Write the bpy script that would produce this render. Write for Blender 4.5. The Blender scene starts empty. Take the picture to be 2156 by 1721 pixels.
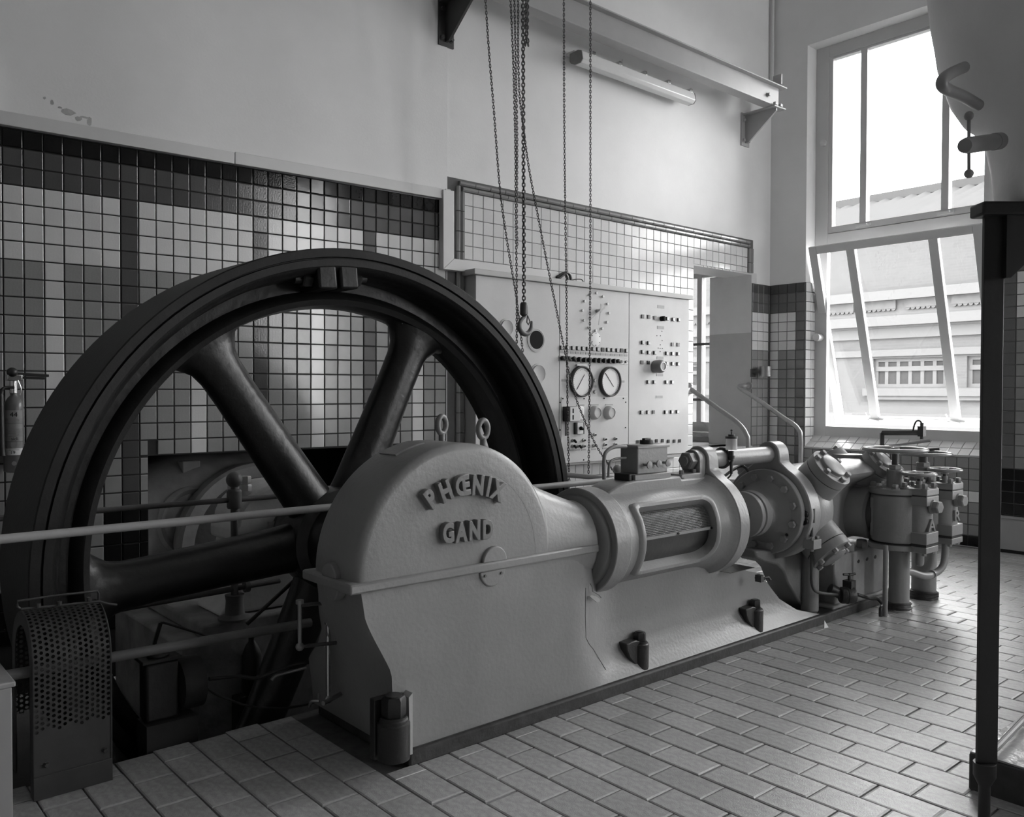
import bpy, bmesh, math, random
from mathutils import Vector, Matrix
random.seed(7)
PI = math.pi
S = bpy.context.scene
COL = S.collection

# ---------------------------------------------------------------- camera
cd = bpy.data.cameras.new('camera'); cam = bpy.data.objects.new('camera', cd); COL.objects.link(cam)
S.camera = cam
cd.sensor_fit = 'HORIZONTAL'; cd.sensor_width = 36.0; cd.lens = 36.0 * 1785.7 / 2156.0
cd.clip_start = 0.05; cd.clip_end = 300
yaw, pit, rol = 0.71474919, -0.0191525, 0.00245906
fw = Vector((math.sin(yaw)*math.cos(pit), math.cos(yaw)*math.cos(pit), math.sin(pit)))
ri = fw.cross(Vector((0, 0, 1))).normalized(); up = ri.cross(fw)
r2 = ri*math.cos(rol) + up*math.sin(rol); u2 = -ri*math.sin(rol) + up*math.cos(rol)
M = Matrix((r2, u2, -fw)).transposed().to_4x4(); M.translation = Vector((0, 0, 1.47))
cam.matrix_world = M

# ---------------------------------------------------------------- sky, portals, exposure
SKY = 14.
w = bpy.data.worlds.new('overcast_sky'); S.world = w; w.use_nodes = True
nt = w.node_tree; nt.nodes.clear()
out = nt.nodes.new('ShaderNodeOutputWorld'); bg = nt.nodes.new('ShaderNodeBackground')
tc = nt.nodes.new('ShaderNodeTexCoord'); nz = nt.nodes.new('ShaderNodeTexNoise'); cr = nt.nodes.new('ShaderNodeValToRGB')
nz.inputs['Scale'].default_value = 1.6; nz.inputs['Detail'].default_value = 3
cr.color_ramp.elements[0].position = .3; cr.color_ramp.elements[0].color = (.86, .86, .86, 1)
cr.color_ramp.elements[1].position = .7; cr.color_ramp.elements[1].color = (1, 1, 1, 1)
nt.links.new(tc.outputs['Generated'], nz.inputs['Vector']); nt.links.new(nz.outputs['Fac'], cr.inputs['Fac'])
nt.links.new(cr.outputs['Color'], bg.inputs['Color']); bg.inputs['Strength'].default_value = SKY
nt.links.new(bg.outputs['Background'], out.inputs['Surface'])

def portal(name, loc, sx, sy, rot):
    d = bpy.data.lights.new(name, 'AREA'); d.shape = 'RECTANGLE'; d.size = sx; d.size_y = sy
    d.energy = 1; d.cycles.is_portal = True
    o = bpy.data.objects.new(name, d); COL.objects.link(o); o.location = loc; o.rotation_euler = rot
for i, yc in enumerate((4.03, 0.85, -2.35)):
    portal('window_portal', (9.45, yc, 3.1), 4.6, 2.1, (0, PI/2, 0))
for i, xc in enumerate((7.6,)):  # portal of the added, unseen front window
    portal('window_portal', (xc, -6.45, 3.5), 1.3, 5.0, (PI/2, 0, 0))
portal('window_portal', (9.45, 6.5, 2.0), 2.4, 1.3, (0, PI/2, 0))
S.view_settings.view_transform = 'Standard'
S.view_settings.look = 'None'
S.view_settings.gamma = 1.0
S.view_settings.use_curve_mapping = False
S.view_settings.exposure = 0.62
try:
    S.cycles.max_bounces = 9; S.cycles.diffuse_bounces = 6; S.cycles.transparent_max_bounces = 16
    S.cycles.sample_clamp_indirect = 8
except Exception: pass

# ---------------------------------------------------------------- materials
MATS = {}
def mat(name, g, rough=.5, var=.06, scale=6., bump=0., bscale=40., metal=0., rnd=0., spec=.5, g2=None, spots=0., coat=0.):
    m = bpy.data.materials.new(name); m.use_nodes = True; n = m.node_tree.nodes; l = m.node_tree.links
    b = n['Principled BSDF']; b.inputs['Roughness'].default_value = rough; b.inputs['Metallic'].default_value = metal
    b.inputs['Specular IOR Level'].default_value = spec
    if coat: b.inputs['Coat Weight'].default_value = coat; b.inputs['Coat Roughness'].default_value = .08
    tc = n.new('ShaderNodeTexCoord'); nz = n.new('ShaderNodeTexNoise'); nz.inputs['Scale'].default_value = scale
    nz.inputs['Detail'].default_value = 5; nz.inputs['Roughness'].default_value = .6
    l.new(tc.outputs['Object'], nz.inputs['Vector'])
    cr = n.new('ShaderNodeValToRGB'); a = g*(1-var); c = (g if g2 is None else g2)*(1+var)
    cr.color_ramp.elements[0].position = .32; cr.color_ramp.elements[0].color = (a, a, a, 1)
    cr.color_ramp.elements[1].position = .68; cr.color_ramp.elements[1].color = (c, c, c, 1)
    l.new(nz.outputs['Fac'], cr.inputs['Fac']); last = cr.outputs['Color']
    if spots:
        n3 = n.new('ShaderNodeTexNoise'); n3.inputs['Scale'].default_value = 38; n3.inputs['Detail'].default_value = 2
        l.new(tc.outputs['Object'], n3.inputs['Vector'])
        c3 = n.new('ShaderNodeValToRGB'); c3.color_ramp.elements[0].position = .72; c3.color_ramp.elements[1].position = .76
        c3.color_ramp.elements[0].color = (1, 1, 1, 1); k = 1-spots; c3.color_ramp.elements[1].color = (k, k, k, 1)
        mx = n.new('ShaderNodeMix'); mx.data_type = 'RGBA'; mx.blend_type = 'MULTIPLY'; mx.inputs[0].default_value = 1
        l.new(n3.outputs['Fac'], c3.inputs['Fac']); l.new(last, mx.inputs[6]); l.new(c3.outputs['Color'], mx.inputs[7]); last = mx.outputs[2]
    if rnd:
        oi = n.new('ShaderNodeObjectInfo'); mr = n.new('ShaderNodeMapRange')
        mr.inputs[3].default_value = 1-rnd; mr.inputs[4].default_value = 1+rnd
        l.new(oi.outputs['Random'], mr.inputs[0])
        mx = n.new('ShaderNodeMix'); mx.data_type = 'RGBA'; mx.blend_type = 'MULTIPLY'; mx.inputs[0].default_value = 1
        cc = n.new('ShaderNodeCombineColor')
        for k in range(3): l.new(mr.outputs[0], cc.inputs[k])
        l.new(last, mx.inputs[6]); l.new(cc.outputs[0], mx.inputs[7]); last = mx.outputs[2]
    l.new(last, b.inputs['Base Color'])
    if bump:
        n2 = n.new('ShaderNodeTexNoise'); n2.inputs['Scale'].default_value = bscale; n2.inputs['Detail'].default_value = 4
        l.new(tc.outputs['Object'], n2.inputs['Vector'])
        bp = n.new('ShaderNodeBump'); bp.inputs['Strength'].default_value = bump; bp.inputs['Distance'].default_value = .004
        l.new(n2.outputs['Fac'], bp.inputs['Height']); l.new(bp.outputs['Normal'], b.inputs['Normal'])
    MATS[name] = m; return m
mat('wall_plaster', .74, .55, .03, 2.2, .15, 60, spec=.3)
mat('wall_dim', .40, .6, .03)
mat('ceiling_paint', .8, .8, .03)
mat('engine_paint', .25, .36, .07, 3.5, .35, 55, spots=.12)
mat('engine_paint_dark', .17, .42, .1, 5, .3, 60)
mat('cylinder_paint', .26, .40, .07, 4, .3, 60, spots=.1)
mat('valve_paint', .22, .4, .08, 5, .3, 70)
mat('light_paint', .45, .38, .05, 6, .25, 60)
mat('cast_black', .022, .30, .35, 9, .8, 28, spec=.6)
mat('wheel_black', .010, .36, .3, 5, .7, 22, spec=.5)
mat('tread_metal', .014, .5, .2, 6, .3, 50, spec=.3)
mat('black_iron', .02, .45, .2, 8, .4, 60)
mat('chain_iron', .045, .5, .2, 20)
mat('dark_metal', .05, .42, .2, 10, .3, 50)
mat('curb_dark', .035, .5, .45, 14, .6, 50)
mat('grey_metal', .3, .35, .08, 10, metal=.6)
mat('chrome', .62, .18, .05, 10, metal=1.)
mat('brass', .35, .3, .1, 10, metal=.9)
mat('rail_paint', .34, .42, .08, 12, .15, 50)
mat('rail_dull', .11, .5, .12, 12)
mat('trunking_white', .62, .35, .02, 5)
mat('panel_grey', .55, .5, .03, 5, .1, 120)
mat('panel_edge', .48, .5, .03, 5)
mat('label_grey', .33, .5, .05, 60)
mat('black_plastic', .015, .35, .1)
mat('dial_white', .72, .4, .02)
mat('ink', .012, .7, .1, spec=.1)
mat('lens_light', .62, .25, .03)
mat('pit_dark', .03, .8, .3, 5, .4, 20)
mat('motor_paint', .15, .5, .25, 5, .4, 30)
mat('pedestal_paint', .26, .5, .2, 6, .4, 40)
mat('plaster_light', .62, .55, .04, 5, .2, 40)
mat('plaster_dado', .42, .5, .04, 5, .2, 40)
mat('concrete', .42, .8, .2, 8, .6, 40)
mat('window_paint', .58, .4, .02, 5)
mat('lamp_plastic', .7, .35, .03, 5)
mat('tank_paint', .72, .5, .05, 4, .2, 60)
mat('beam_paint', .38, .4, .04, 5, .1, 60)
mat('bracket_dark', .05, .45, .1, 8)
mat('extinguisher_red', .13, .28, .06, 8)
mat('paper', .75, .6, .02)
mat('paper_grey', .22, .5, .1, 60)
mat('guard_grey', .045, .45, .15, 8, .2, 40)
mat('box_white', .34, .5, .04, 5)
mat('grout_floor', .10, .85, .3, 14, .4, 60)
mat('grout_wall', .018, .8, .15, 10)
mat('grout_light', .11, .8, .1, 10)
mat('tile_white', .62, .16, .02, 9, .12, 9, rnd=.05)
mat('tile_grey', .27, .18, .05, 9, .12, 9, rnd=.07)
mat('tile_mid', .13, .16, .05, 9, .12, 9, rnd=.08)
mat('tile_dark', .075, .14, .05, 9, .12, 9, rnd=.08)
mat('tile_black', .009, .10, .05, 9, .10, 9, spec=.3)
mat('tile_right_white', .66, .16, .03, 9, .10, 9, rnd=.04)
mat('tile_border', .27, .15, .06, 6, .1, 9, rnd=.08)
mat('floor_tile', .40, .25, .16, 7, .35, 40, rnd=.10, spots=.18, spec=.75)
mat('facade_white', .080, .9, .02, .6, spec=.1)
mat('facade_roof', .040, .95, .06, .5, spec=.1)
mat('facade_pane', .036, .9, .1, .8, spec=0)
mat('ground', .16, .9, .1, .4)
mat('ornament_relief', .055, .9, .15, 6)
mat('motor_paint_light', .20, .4, .12, 6, .4, 40)
mat('motor_paint_dark', .018, .5, .3, 6, .4, 40)
mat('concrete_dark', .22, .75, .3, 6, .6, 30)
mat('rail_metal', .30, .32, .1, 14, .2, 60, metal=.3)
mat('wall_plaster_pipe', .6, .5, .03)
mat('grey_metal_dull', .2, .4, .1, 10)
mat('letter_paint', .19, .4, .12, 30, .3, 70)
mat('wheel_paint', .24, .3, .12, 14, .2, 60)
mat('hook_steel', .11, .38, .15, 12, .4, 60)
mat('bearing_paint', .6, .4, .12, 6, .4, 40)
mat('paper_mid', .26, .5, .06, 30)
mat('tank_dark', .30, .4, .05, 6)
mat('stand_black', .016, .45, .15, 6, .2, 40)
mat('sleeve_dark', .035, .35, .25, 8, .2, 40)
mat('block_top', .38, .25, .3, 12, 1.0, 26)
mat('block_side_shade', .05, .8, .35, 9, .7, 30)  # one concrete block: sides darkened as shade, wet top brightened as lit
def glassmat(name, tint, gloss=.06):
    m = bpy.data.materials.new(name); m.use_nodes = True; n = m.node_tree.nodes; l = m.node_tree.links; n.clear()
    o = n.new('ShaderNodeOutputMaterial'); t = n.new('ShaderNodeBsdfTransparent'); g = n.new('ShaderNodeBsdfGlossy'); mx = n.new('ShaderNodeMixShader')
    t.inputs[0].default_value = (tint, tint, tint, 1); g.inputs['Roughness'].default_value = .02
    fr = n.new('ShaderNodeFresnel'); fr.inputs[0].default_value = 1.45
    l.new(fr.outputs[0], mx.inputs[0]); l.new(t.outputs[0], mx.inputs[1]); l.new(g.outputs[0], mx.inputs[2]); l.new(mx.outputs[0], o.inputs[0])
    MATS[name] = m
glassmat('window_glass', .93)
def milky():
    m = bpy.data.materials.new('oiler_glass'); m.use_nodes = True; n = m.node_tree.nodes; l = m.node_tree.links; b = n['Principled BSDF']
    b.inputs['Base Color'].default_value = (.8, .8, .8, 1); b.inputs['Roughness'].default_value = .08; b.inputs['Alpha'].default_value = .5
    MATS['oiler_glass'] = m
milky()
def brickmat():
    m = bpy.data.materials.new('facade_brick'); m.use_nodes = True; n = m.node_tree.nodes; l = m.node_tree.links
    b = n['Principled BSDF']; b.inputs['Roughness'].default_value = .9
    tc = n.new('ShaderNodeTexCoord'); mp = n.new('ShaderNodeMapping'); br = n.new('ShaderNodeTexBrick')
    mp.inputs['Rotation'].default_value = (PI/2, 0, PI/2)
    br.inputs['Scale'].default_value = 1.; br.inputs['Brick Width'].default_value = .22; br.inputs['Row Height'].default_value = .072
    br.inputs['Mortar Size'].default_value = .006
    br.inputs['Color1'].default_value = (.044, .044, .044, 1); br.inputs['Color2'].default_value = (.049, .049, .049, 1); br.inputs['Mortar'].default_value = (.055, .055, .055, 1)
    sx = n.new('ShaderNodeSeparateXYZ'); cx = n.new('ShaderNodeCombineXYZ')
    l.new(tc.outputs['Object'], sx.inputs[0]); l.new(sx.outputs['Y'], cx.inputs['X']); l.new(sx.outputs['Z'], cx.inputs['Y'])
    l.new(cx.outputs[0], br.inputs['Vector']); l.new(br.outputs['Color'], b.inputs['Base Color']); MATS['facade_brick'] = m
brickmat()

# ---------------------------------------------------------------- mesh helpers
ORG = {}
class MB:
    def __init__(s): s.v = []; s.f = []
    def add(s, vs, fs):
        k = len(s.v); s.v += [tuple(v) for v in vs]; s.f += [tuple(i+k for i in f) for f in fs]; return s
    def box(s, a, b):
        x0, x1 = sorted((a[0], b[0])); y0, y1 = sorted((a[1], b[1])); z0, z1 = sorted((a[2], b[2]))
        return s.add([(x0,y0,z0),(x1,y0,z0),(x1,y1,z0),(x0,y1,z0),(x0,y0,z1),(x1,y0,z1),(x1,y1,z1),(x0,y1,z1)],
                     [(0,3,2,1),(4,5,6,7),(0,1,5,4),(1,2,6,5),(2,3,7,6),(3,0,4,7)])
    def obox(s, c, ax, h):      # oriented box: centre, three axes, half sizes
        vs = []
        for k in (-1, 1):
            for i, j in ((-1,-1),(1,-1),(1,1),(-1,1)):
                vs.append(Vector(c) + Vector(ax[0])*h[0]*i + Vector(ax[1])*h[1]*j + Vector(ax[2])*h[2]*k)
        return s.add(vs, [(0,3,2,1),(4,5,6,7),(0,1,5,4),(1,2,6,5),(2,3,7,6),(3,0,4,7)])
    def prism(s, poly, fn, a, b):   # poly 2D, fn(u,v,w)->xyz
        n = len(poly)
        return s.add([fn(u, v, a) for u, v in poly] + [fn(u, v, b) for u, v in poly],
                     [tuple(range(n))[::-1], tuple(range(n, 2*n))] + [(i, (i+1) % n, (i+1) % n+n, i+n) for i in range(n)])
    def rings(s, rs, closed=False, caps=True):
        n = len(rs[0]); k = len(rs); vs = [p for r in rs for p in r]; fs = []
        for i in range(k if closed else k-1):
            for j in range(n):
                a = i*n+j; b = i*n+(j+1) % n; c = ((i+1) % k)*n+(j+1) % n; d = ((i+1) % k)*n+j
                fs.append((a, b, c, d))
        if caps and not closed: fs += [tuple(range(n))[::-1], tuple(range((k-1)*n, k*n))]
        return s.add(vs, fs)
    def lathe(s, prof, o, ax, n=32, caps=True, closed=False):   # prof (r, t) along axis
        o = Vector(o); ax = Vector(ax).normalized(); u, v = basis(ax)
        rs = [[o + ax*t + (u*math.cos(2*PI*j/n) + v*math.sin(2*PI*j/n))*max(r, 1e-4) for j in range(n)] for r, t in prof]
        return s.rings(rs, closed=closed, caps=caps)
    def cyl(s, a, b, r, n=20, r1=None):
        a = Vector(a); b = Vector(b); return s.lathe([(r, 0), (r if r1 is None else r1, (b-a).length)], a, b-a, n)
    def tube(s, pts, r, n=10, closed=False):
        pts = [Vector(p) for p in pts]; k = len(pts); rs = []
        t0 = (pts[1]-pts[0]).normalized(); u, v = basis(t0)
        for i, p in enumerate(pts):
            a = pts[(i-1) % k] if (i or closed) else pts[0]; b = pts[(i+1) % k] if (i < k-1 or closed) else pts[-1]
            t = (b-a).normalized(); u = (u - t*u.dot(t)).normalized(); v = t.cross(u)
            rr = r[i] if isinstance(r, (list, tuple)) else r
            rs.append([p + (u*math.cos(2*PI*j/n) + v*math.sin(2*PI*j/n))*rr for j in range(n)])
        return s.rings(rs, closed=closed)
    def sphere(s, c, r, n=16):
        k = n//2
        return s.lathe([(r*math.sin(PI*i/k), -r*math.cos(PI*i/k)) for i in range(k+1)], c, (0,0,1), n)
    def hexa(s, c, ax, r, h): return s.lathe([(r*.92, 0), (r, h*.08), (r, h*.85), (r*.86, h)], c, ax, 6)
    def bolt(s, c, ax, r=.018, h=.02, washer=True):
        c = Vector(c); a = Vector(ax).normalized()
        if washer: s.lathe([(r*1.35, 0), (r*1.35, h*.18)], c, a, 16)
        return s.hexa(c + a*h*.15, a, r, h)
def basis(a):
    a = a.normalized(); t = Vector((0,0,1)) if abs(a.z) < .9 else Vector((1,0,0))
    u = t.cross(a).normalized(); return u, a.cross(u)
def smooth_path(P, k=6, closed=False):
    P = [Vector(p) for p in P]; out = []; n = len(P)
    for i in range(n if closed else n-1):
        g = (lambda j: P[j % n]) if closed else (lambda j: P[min(max(j, 0), n-1)])
        a, b, c, d = g(i-1), g(i), g(i+1), g(i+2)
        for q in range(k):
            t = q/k
            out.append(.5*((2*b) + (c-a)*t + (2*a-5*b+4*c-d)*t*t + (3*b-a-3*c+d)*t**3))
    if not closed: out.append(P[-1])
    return out
def root_of(o):
    while o.parent: o = o.parent
    return o
def meshdata(name, mb, m, smooth=True, angle=35, org=(0,0,0)):
    me = bpy.data.meshes.new(name); o = Vector(org)
    me.from_pydata([tuple(Vector(v)-o) for v in mb.v], [], mb.f); me.update()
    bm = bmesh.new(); bm.from_mesh(me); bmesh.ops.recalc_face_normals(bm, faces=bm.faces); bm.to_mesh(me); bm.free()
    if smooth:
        me.shade_smooth()
        try: me.set_sharp_from_angle(angle=math.radians(angle))
        except Exception: pass
    me.materials.append(MATS[m] if isinstance(m, str) else m)
    return me
def obj(name, mb, m, parent=None, smooth=True, bevel=0., angle=35, label=None, seg=2):
    org = ORG.get(root_of(parent).name, (0,0,0)) if parent else (0,0,0)
    me = meshdata(name, mb, m, smooth, angle, org)
    o = bpy.data.objects.new(name, me); COL.objects.link(o)
    if parent: o.parent = parent
    if bevel:
        b = o.modifiers.new('bevel', 'BEVEL'); b.width = bevel; b.segments = seg; b.limit_method = 'ANGLE'; b.angle_limit = math.radians(40)
        b.harden_normals = False
    if label: o['label'] = label
    return o
def thing(name, label, cat, loc, group=None):
    o = bpy.data.objects.new(name, None); COL.objects.link(o); o.location = loc; o.empty_display_size = .1
    o['label'] = label; o['category'] = cat
    if group: o['group'] = group
    ORG[o.name] = tuple(loc); return o
def tag(o, label, cat, group=None):
    o['label'] = label; o['category'] = cat
    if group: o['group'] = group
    return o
def struct(name, mb, m, **k):
    o = obj(name, mb, m, **k)
    if not o.parent: o['kind'] = 'structure'
    return o
def sroot(name, loc=(0,0,0)):
    o = bpy.data.objects.new(name, None); COL.objects.link(o); o.location = loc; o['kind'] = 'structure'; ORG[o.name] = tuple(loc); return o
def inst(name, me, parent, loc, rot=None, scl=None):
    o = bpy.data.objects.new(name, me); COL.objects.link(o); o.parent = parent
    og = Vector(ORG.get(root_of(parent).name, (0,0,0))); o.location = Vector(loc) - og
    if rot is not None: o.rotation_euler = rot
    if scl is not None: o.scale = scl
    return o
XF = lambda u, v, w: (w, u, v)     # polygon in YZ, extruded along X
YF = lambda u, v, w: (u, w, v)     # polygon in XZ, extruded along Y
ZF = lambda u, v, w: (u, v, w)     # polygon in XY, extruded along Z
def circ(cx, cy, r, n=24, a0=0, a1=2*PI): return [(cx+r*math.cos(a0+(a1-a0)*i/n), cy+r*math.sin(a0+(a1-a0)*i/n)) for i in range(n+(0 if abs(a1-a0-2*PI) < 1e-6 else 1))]
def text_mesh(ch, size, depth, bevel=0., offset=0.):
    c = bpy.data.curves.new('t', 'FONT'); c.body = ch; c.size = size; c.extrude = depth/2; c.bevel_depth = bevel; c.offset = offset
    c.align_x = 'CENTER'; c.align_y = 'CENTER'; c.resolution_u = 3
    o = bpy.data.objects.new('t', c); COL.objects.link(o); bpy.context.view_layer.update()
    me = bpy.data.meshes.new_from_object(o.evaluated_get(bpy.context.evaluated_depsgraph_get()))
    bpy.data.objects.remove(o); bpy.data.curves.remove(c); return me
def place_text(name, ch, size, depth, m, parent, pos, xdir, zdir, bevel=0., offset=0., label=None, sx=1.):
    me = text_mesh(ch, size, depth, bevel, offset)
    if sx != 1.: me.transform(Matrix.Diagonal((sx, 1, 1, 1)))
    x = Vector(xdir).normalized(); z = Vector(zdir).normalized(); nrm = x.cross(z)
    og = Vector(ORG.get(root_of(parent).name, (0,0,0)))
    T = Matrix((x, z, nrm)).transposed().to_4x4(); T.translation = Vector(pos) - og
    me.transform(T); me.materials.clear(); me.materials.append(MATS[m]); me.name = name
    o = bpy.data.objects.new(name, me); COL.objects.link(o); o.parent = parent
    if label: o['label'] = label
    return o

# ================================================================ SETTING
XW, YB = 8.67, 5.46
LT = math.radians(-2.6034); LO = Vector((.989, 5.592, 0)); LD = Vector((math.cos(LT), math.sin(LT), 0)); LN = Vector((math.sin(LT), -math.cos(LT), 0))
def LW(s, z, d=0.): return LO + LD*s + LN*d + Vector((0, 0, z))
LF = lambda u, v, w: LW(u, v, w)

def unit_tile():
    mb = MB(); a, b = .5, .465
    V = [(-a,0,-a),(a,0,-a),(a,0,a),(-a,0,a),(-a,-.75,-a),(a,-.75,-a),(a,-.75,a),(-a,-.75,a),(-b,-1,-b),(b,-1,-b),(b,-1,b),(-b,-1,b)]
    F = [(8,9,10,11)]
    for i in range(4):
        j = (i+1) % 4; F += [(i, j, j+4, i+4), (i+4, j+4, j+8, i+8)]
    return mb.add(V, F)
UT = unit_tile(); TM = {}
def tile_mesh(m):
    if m not in TM: TM[m] = meshdata('tile', UT, m, smooth=False)
    return TM[m]
def tiles(root, place, rz, cells, limit, gap=.0075, th=.008, jit=.5, rest_name='tile_field'):
    """cells: (u0,u1,v0,v1,material); place(u,v)->world point on the wall face. The first `limit` are single objects."""
    st = MB(); mats = []; idx = []
    for k, (u0, u1, v0, v1, m) in enumerate(cells):
        uc, vc = (u0+u1)/2, (v0+v1)/2; sx, sz = u1-u0-gap, v1-v0-gap
        rx = math.radians(random.uniform(-jit, jit)); rzz = rz + math.radians(random.uniform(-jit, jit)); t = th*random.uniform(.85, 1.1)
        if k < limit: inst('tile', tile_mesh(m), root, place(uc, vc), (rx, 0, rzz), (sx, t, sz))
        else:
            T = Matrix.Translation(place(uc, vc)) @ Matrix.Rotation(rzz, 4, 'Z') @ Matrix.Rotation(rx, 4, 'X') @ Matrix.Diagonal((sx, t, sz, 1))
            if m not in mats: mats.append(m)
            st.add([T @ Vector(v) for v in UT.v], UT.f); idx += [mats.index(m)]*len(UT.f)
    if st.v:
        o = obj(rest_name, st, mats[0], root, smooth=False)
        for m in mats[1:]: o.data.materials.append(MATS[m])
        o.data.polygons.foreach_set('material_index', idx); o['kind'] = 'stuff'

# ---- floor: grout bed with a pit for the wheel, tiles laid in running bond
fl = sroot('floor')
PX0, PX1, PY0, PY1 = .30, 3.95, 3.56, 5.30
mb = MB()
mb.box((-4, -6, -.25), (XW, PY0, -.010)); mb.box((-4, PY0, -.25), (PX0, 6.2, -.010)); mb.box((PX1, PY0, -.25), (XW, 6.2, -.010))
obj('floor_bed', mb, 'grout_floor', fl, smooth=False)
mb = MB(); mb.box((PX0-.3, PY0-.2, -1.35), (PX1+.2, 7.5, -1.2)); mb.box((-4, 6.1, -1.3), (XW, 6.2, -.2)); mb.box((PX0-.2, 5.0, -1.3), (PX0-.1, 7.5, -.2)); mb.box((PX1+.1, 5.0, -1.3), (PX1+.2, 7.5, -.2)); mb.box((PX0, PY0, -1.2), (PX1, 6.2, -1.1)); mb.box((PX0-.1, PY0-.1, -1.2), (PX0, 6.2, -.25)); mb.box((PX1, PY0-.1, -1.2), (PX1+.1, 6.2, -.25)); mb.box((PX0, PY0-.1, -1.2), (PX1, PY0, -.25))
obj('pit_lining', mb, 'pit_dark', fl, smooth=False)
mb = MB(); mb.box((XW, 5.0, -.02), (12, 9, .0)); obj('landing_bed', mb, 'grout_floor', fl, smooth=False)
cells = []
pitch, ln = .1515, .2425
for r in range(-22, 40):
    x0 = 2.812 + r*pitch; x1 = x0 + pitch
    if x0 < -.9 or x1 > XW+.05: continue
    ph = 2.088 if r % 2 == 0 else 1.964
    for k in range(-24, 16):
        y0 = ph + k*ln + random.uniform(-.003, .003); y1 = y0 + ln
        if y1 > 5.5: continue
        a, b, c, d = x0, min(x1, XW), y0, y1
        if x0 > 1.75 and x1 < 6.0:              # under the engine plinth
            if c >= 2.74 and c < 3.5: continue
            if d > 2.76 and c < 2.76: d = 2.76
            if d - c < .03: continue
        if d > PY0 and a < PX1 and b > PX0:
            if c > PY0-.03: continue
            d = PY0
        cells.append((a, b, c, d))
def vis_key(t):   # nearer and inside the view first
    x, y = (t[0]+t[1])/2, (t[2]+t[3])/2; p = Vector((x, y, 0)) - Vector((0, 0, 1.47))
    dz = p.dot(fw); dx = p.dot(ri); dy = p.dot(up)
    if dz < .3 or abs(dx/dz) > .63 or dy/dz < -.50: return 1e6 + dz
    if 1.8 < x < 6 and 2.76 < y: return 1e5 + dz
    if y > 3.9: return 1e5 + dz
    return dz
cells.sort(key=vis_key)
FT = meshdata('tile', UT, 'floor_tile', smooth=False)
st = MB()
for k, (a, b, c, d) in enumerate(cells):
    g = .0065; hz = .010 + random.uniform(-.0012, .0012)
    rot = (-PI/2 + math.radians(random.uniform(-.25, .25)), math.radians(random.uniform(-.25, .25)), 0)
    loc = ((a+b)/2, (c+d)/2, -.0101)
    if k < 300:
        inst('tile', FT, fl, loc, rot, (b-a-g, hz, d-c-g*.8))
    else:
        T = Matrix.Translation(loc) @ Matrix.Rotation(rot[0], 4, 'X') @ Matrix.Diagonal((b-a-g, hz, d-c-g, 1))
        st.add([T @ Vector(v) for v in UT.v], UT.f)
o = obj('tile_field', st, 'floor_tile', fl, smooth=False); o['kind'] = 'stuff'

# ---- back wall (left length, turned a little; right length with the tiled panel and the stair opening)
ZC = 7.0
wb = sroot('wall_back')
NS0, NS1, NZ = .785, 2.75, 1.062
mb = MB()
mb.prism([(-5.2, -.3), (NS0, -.3), (NS0, ZC), (-5.2, ZC)], LF, -.35, 0)
mb.prism([(NS0, NZ), (NS1, NZ), (NS1, ZC), (NS0, ZC)], LF, -.35, 0)
mb.prism([(NS1, -.3), (3.06, -.3), (3.06, ZC), (NS1, ZC)], LF, -.35, 0)
OX0, OX1, OZ0, OZ1 = 7.225, 8.30, .87, 2.80
mb.box((4.04, YB, -.3), (OX0, YB+.35, ZC)); mb.box((OX0, YB, OZ1), (OX1, YB+.35, ZC)); mb.box((OX0, YB, -.3), (OX1, YB+.35, OZ0)); mb.box((OX1, YB, -.3), (XW+.3, YB+.35, ZC))
obj('plaster', mb, 'wall_plaster', wb, smooth=False)
# chipped paint scar above the trunking
mb = MB()
for k, (s, z, w_, h_) in enumerate(((.34,3.135,.05,.03),(.40,3.105,.03,.02),(.26,3.17,.012,.02),(.46,3.10,.02,.03),(.30,3.15,.02,.008),(.22,3.19,.01,.01),(.43,3.12,.04,.008))):
    pts = [(s+w_*math.cos(a)*random.uniform(.5, 1), z+h_*math.sin(a)*random.uniform(.5, 1)) for a in [i*2*PI/7 for i in range(7)]]
    mb.prism(pts, LF, 0, .0015)
obj('paint_scar', mb, 'concrete', wb, smooth=False)
mb = MB(); mb.prism([(-1.26, -.3), (NS0, -.3), (NS0, 2.985), (-1.26, 2.985)], LF, 0, .003); mb.prism([(NS0, NZ), (NS1, NZ), (NS1, 2.985), (NS0, 2.985)], LF, 0, .003); mb.prism([(NS1, -.3), (3.05, -.3), (3.05, 2.985), (NS1, 2.985)], LF, 0, .003)
obj('grout', mb, 'grout_wall', wb, smooth=False)
cells = []; pc, pz, z0 = .1049, .1069, 2.976
for c in range(-12, 30):
    u0, u1 = c*pc, (c+1)*pc
    if u0 > 3.04: continue
    u1 = min(u1, 3.045)
    for r in range(28):
        v1 = z0 - r*pz; v0 = v1 - pz
        if v1 < .02: continue
        v0 = max(v0, 0)
        if u1 > NS0+.01 and u0 < NS1 and v0 < NZ:
            if u0 < NS0 and NS0-u0 > .03 and c < 8: uu = NS0
            elif v1 > NZ+.02 and u0 >= NS0-.06: uu = u1
            else: continue
        else: uu = u1
        vv = v0
        if u1 > NS0+.01 and u0 < NS1 and v0 < NZ and v1 > NZ: vv = NZ
        if r == 0: m = 'tile_black'
        elif r < 3: m = 'tile_dark'
        elif v1 < .34 or (c in (5, 6, 7) and v1 < .76 and c*pc > .5): m = 'tile_black'
        elif c % 8 == 6: m = 'tile_dark'
        elif r < 7: m = 'tile_white'
        elif c % 8 == 2: m = 'tile_white'
        else: m = 'tile_grey'
        cells.append((u0, uu, vv, v1, m, c, r))
cells.sort(key=lambda t: 0 if (0 <= t[5] < 17 and t[6] < 17) else (1 if 17 <= t[5] else 2))
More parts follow.
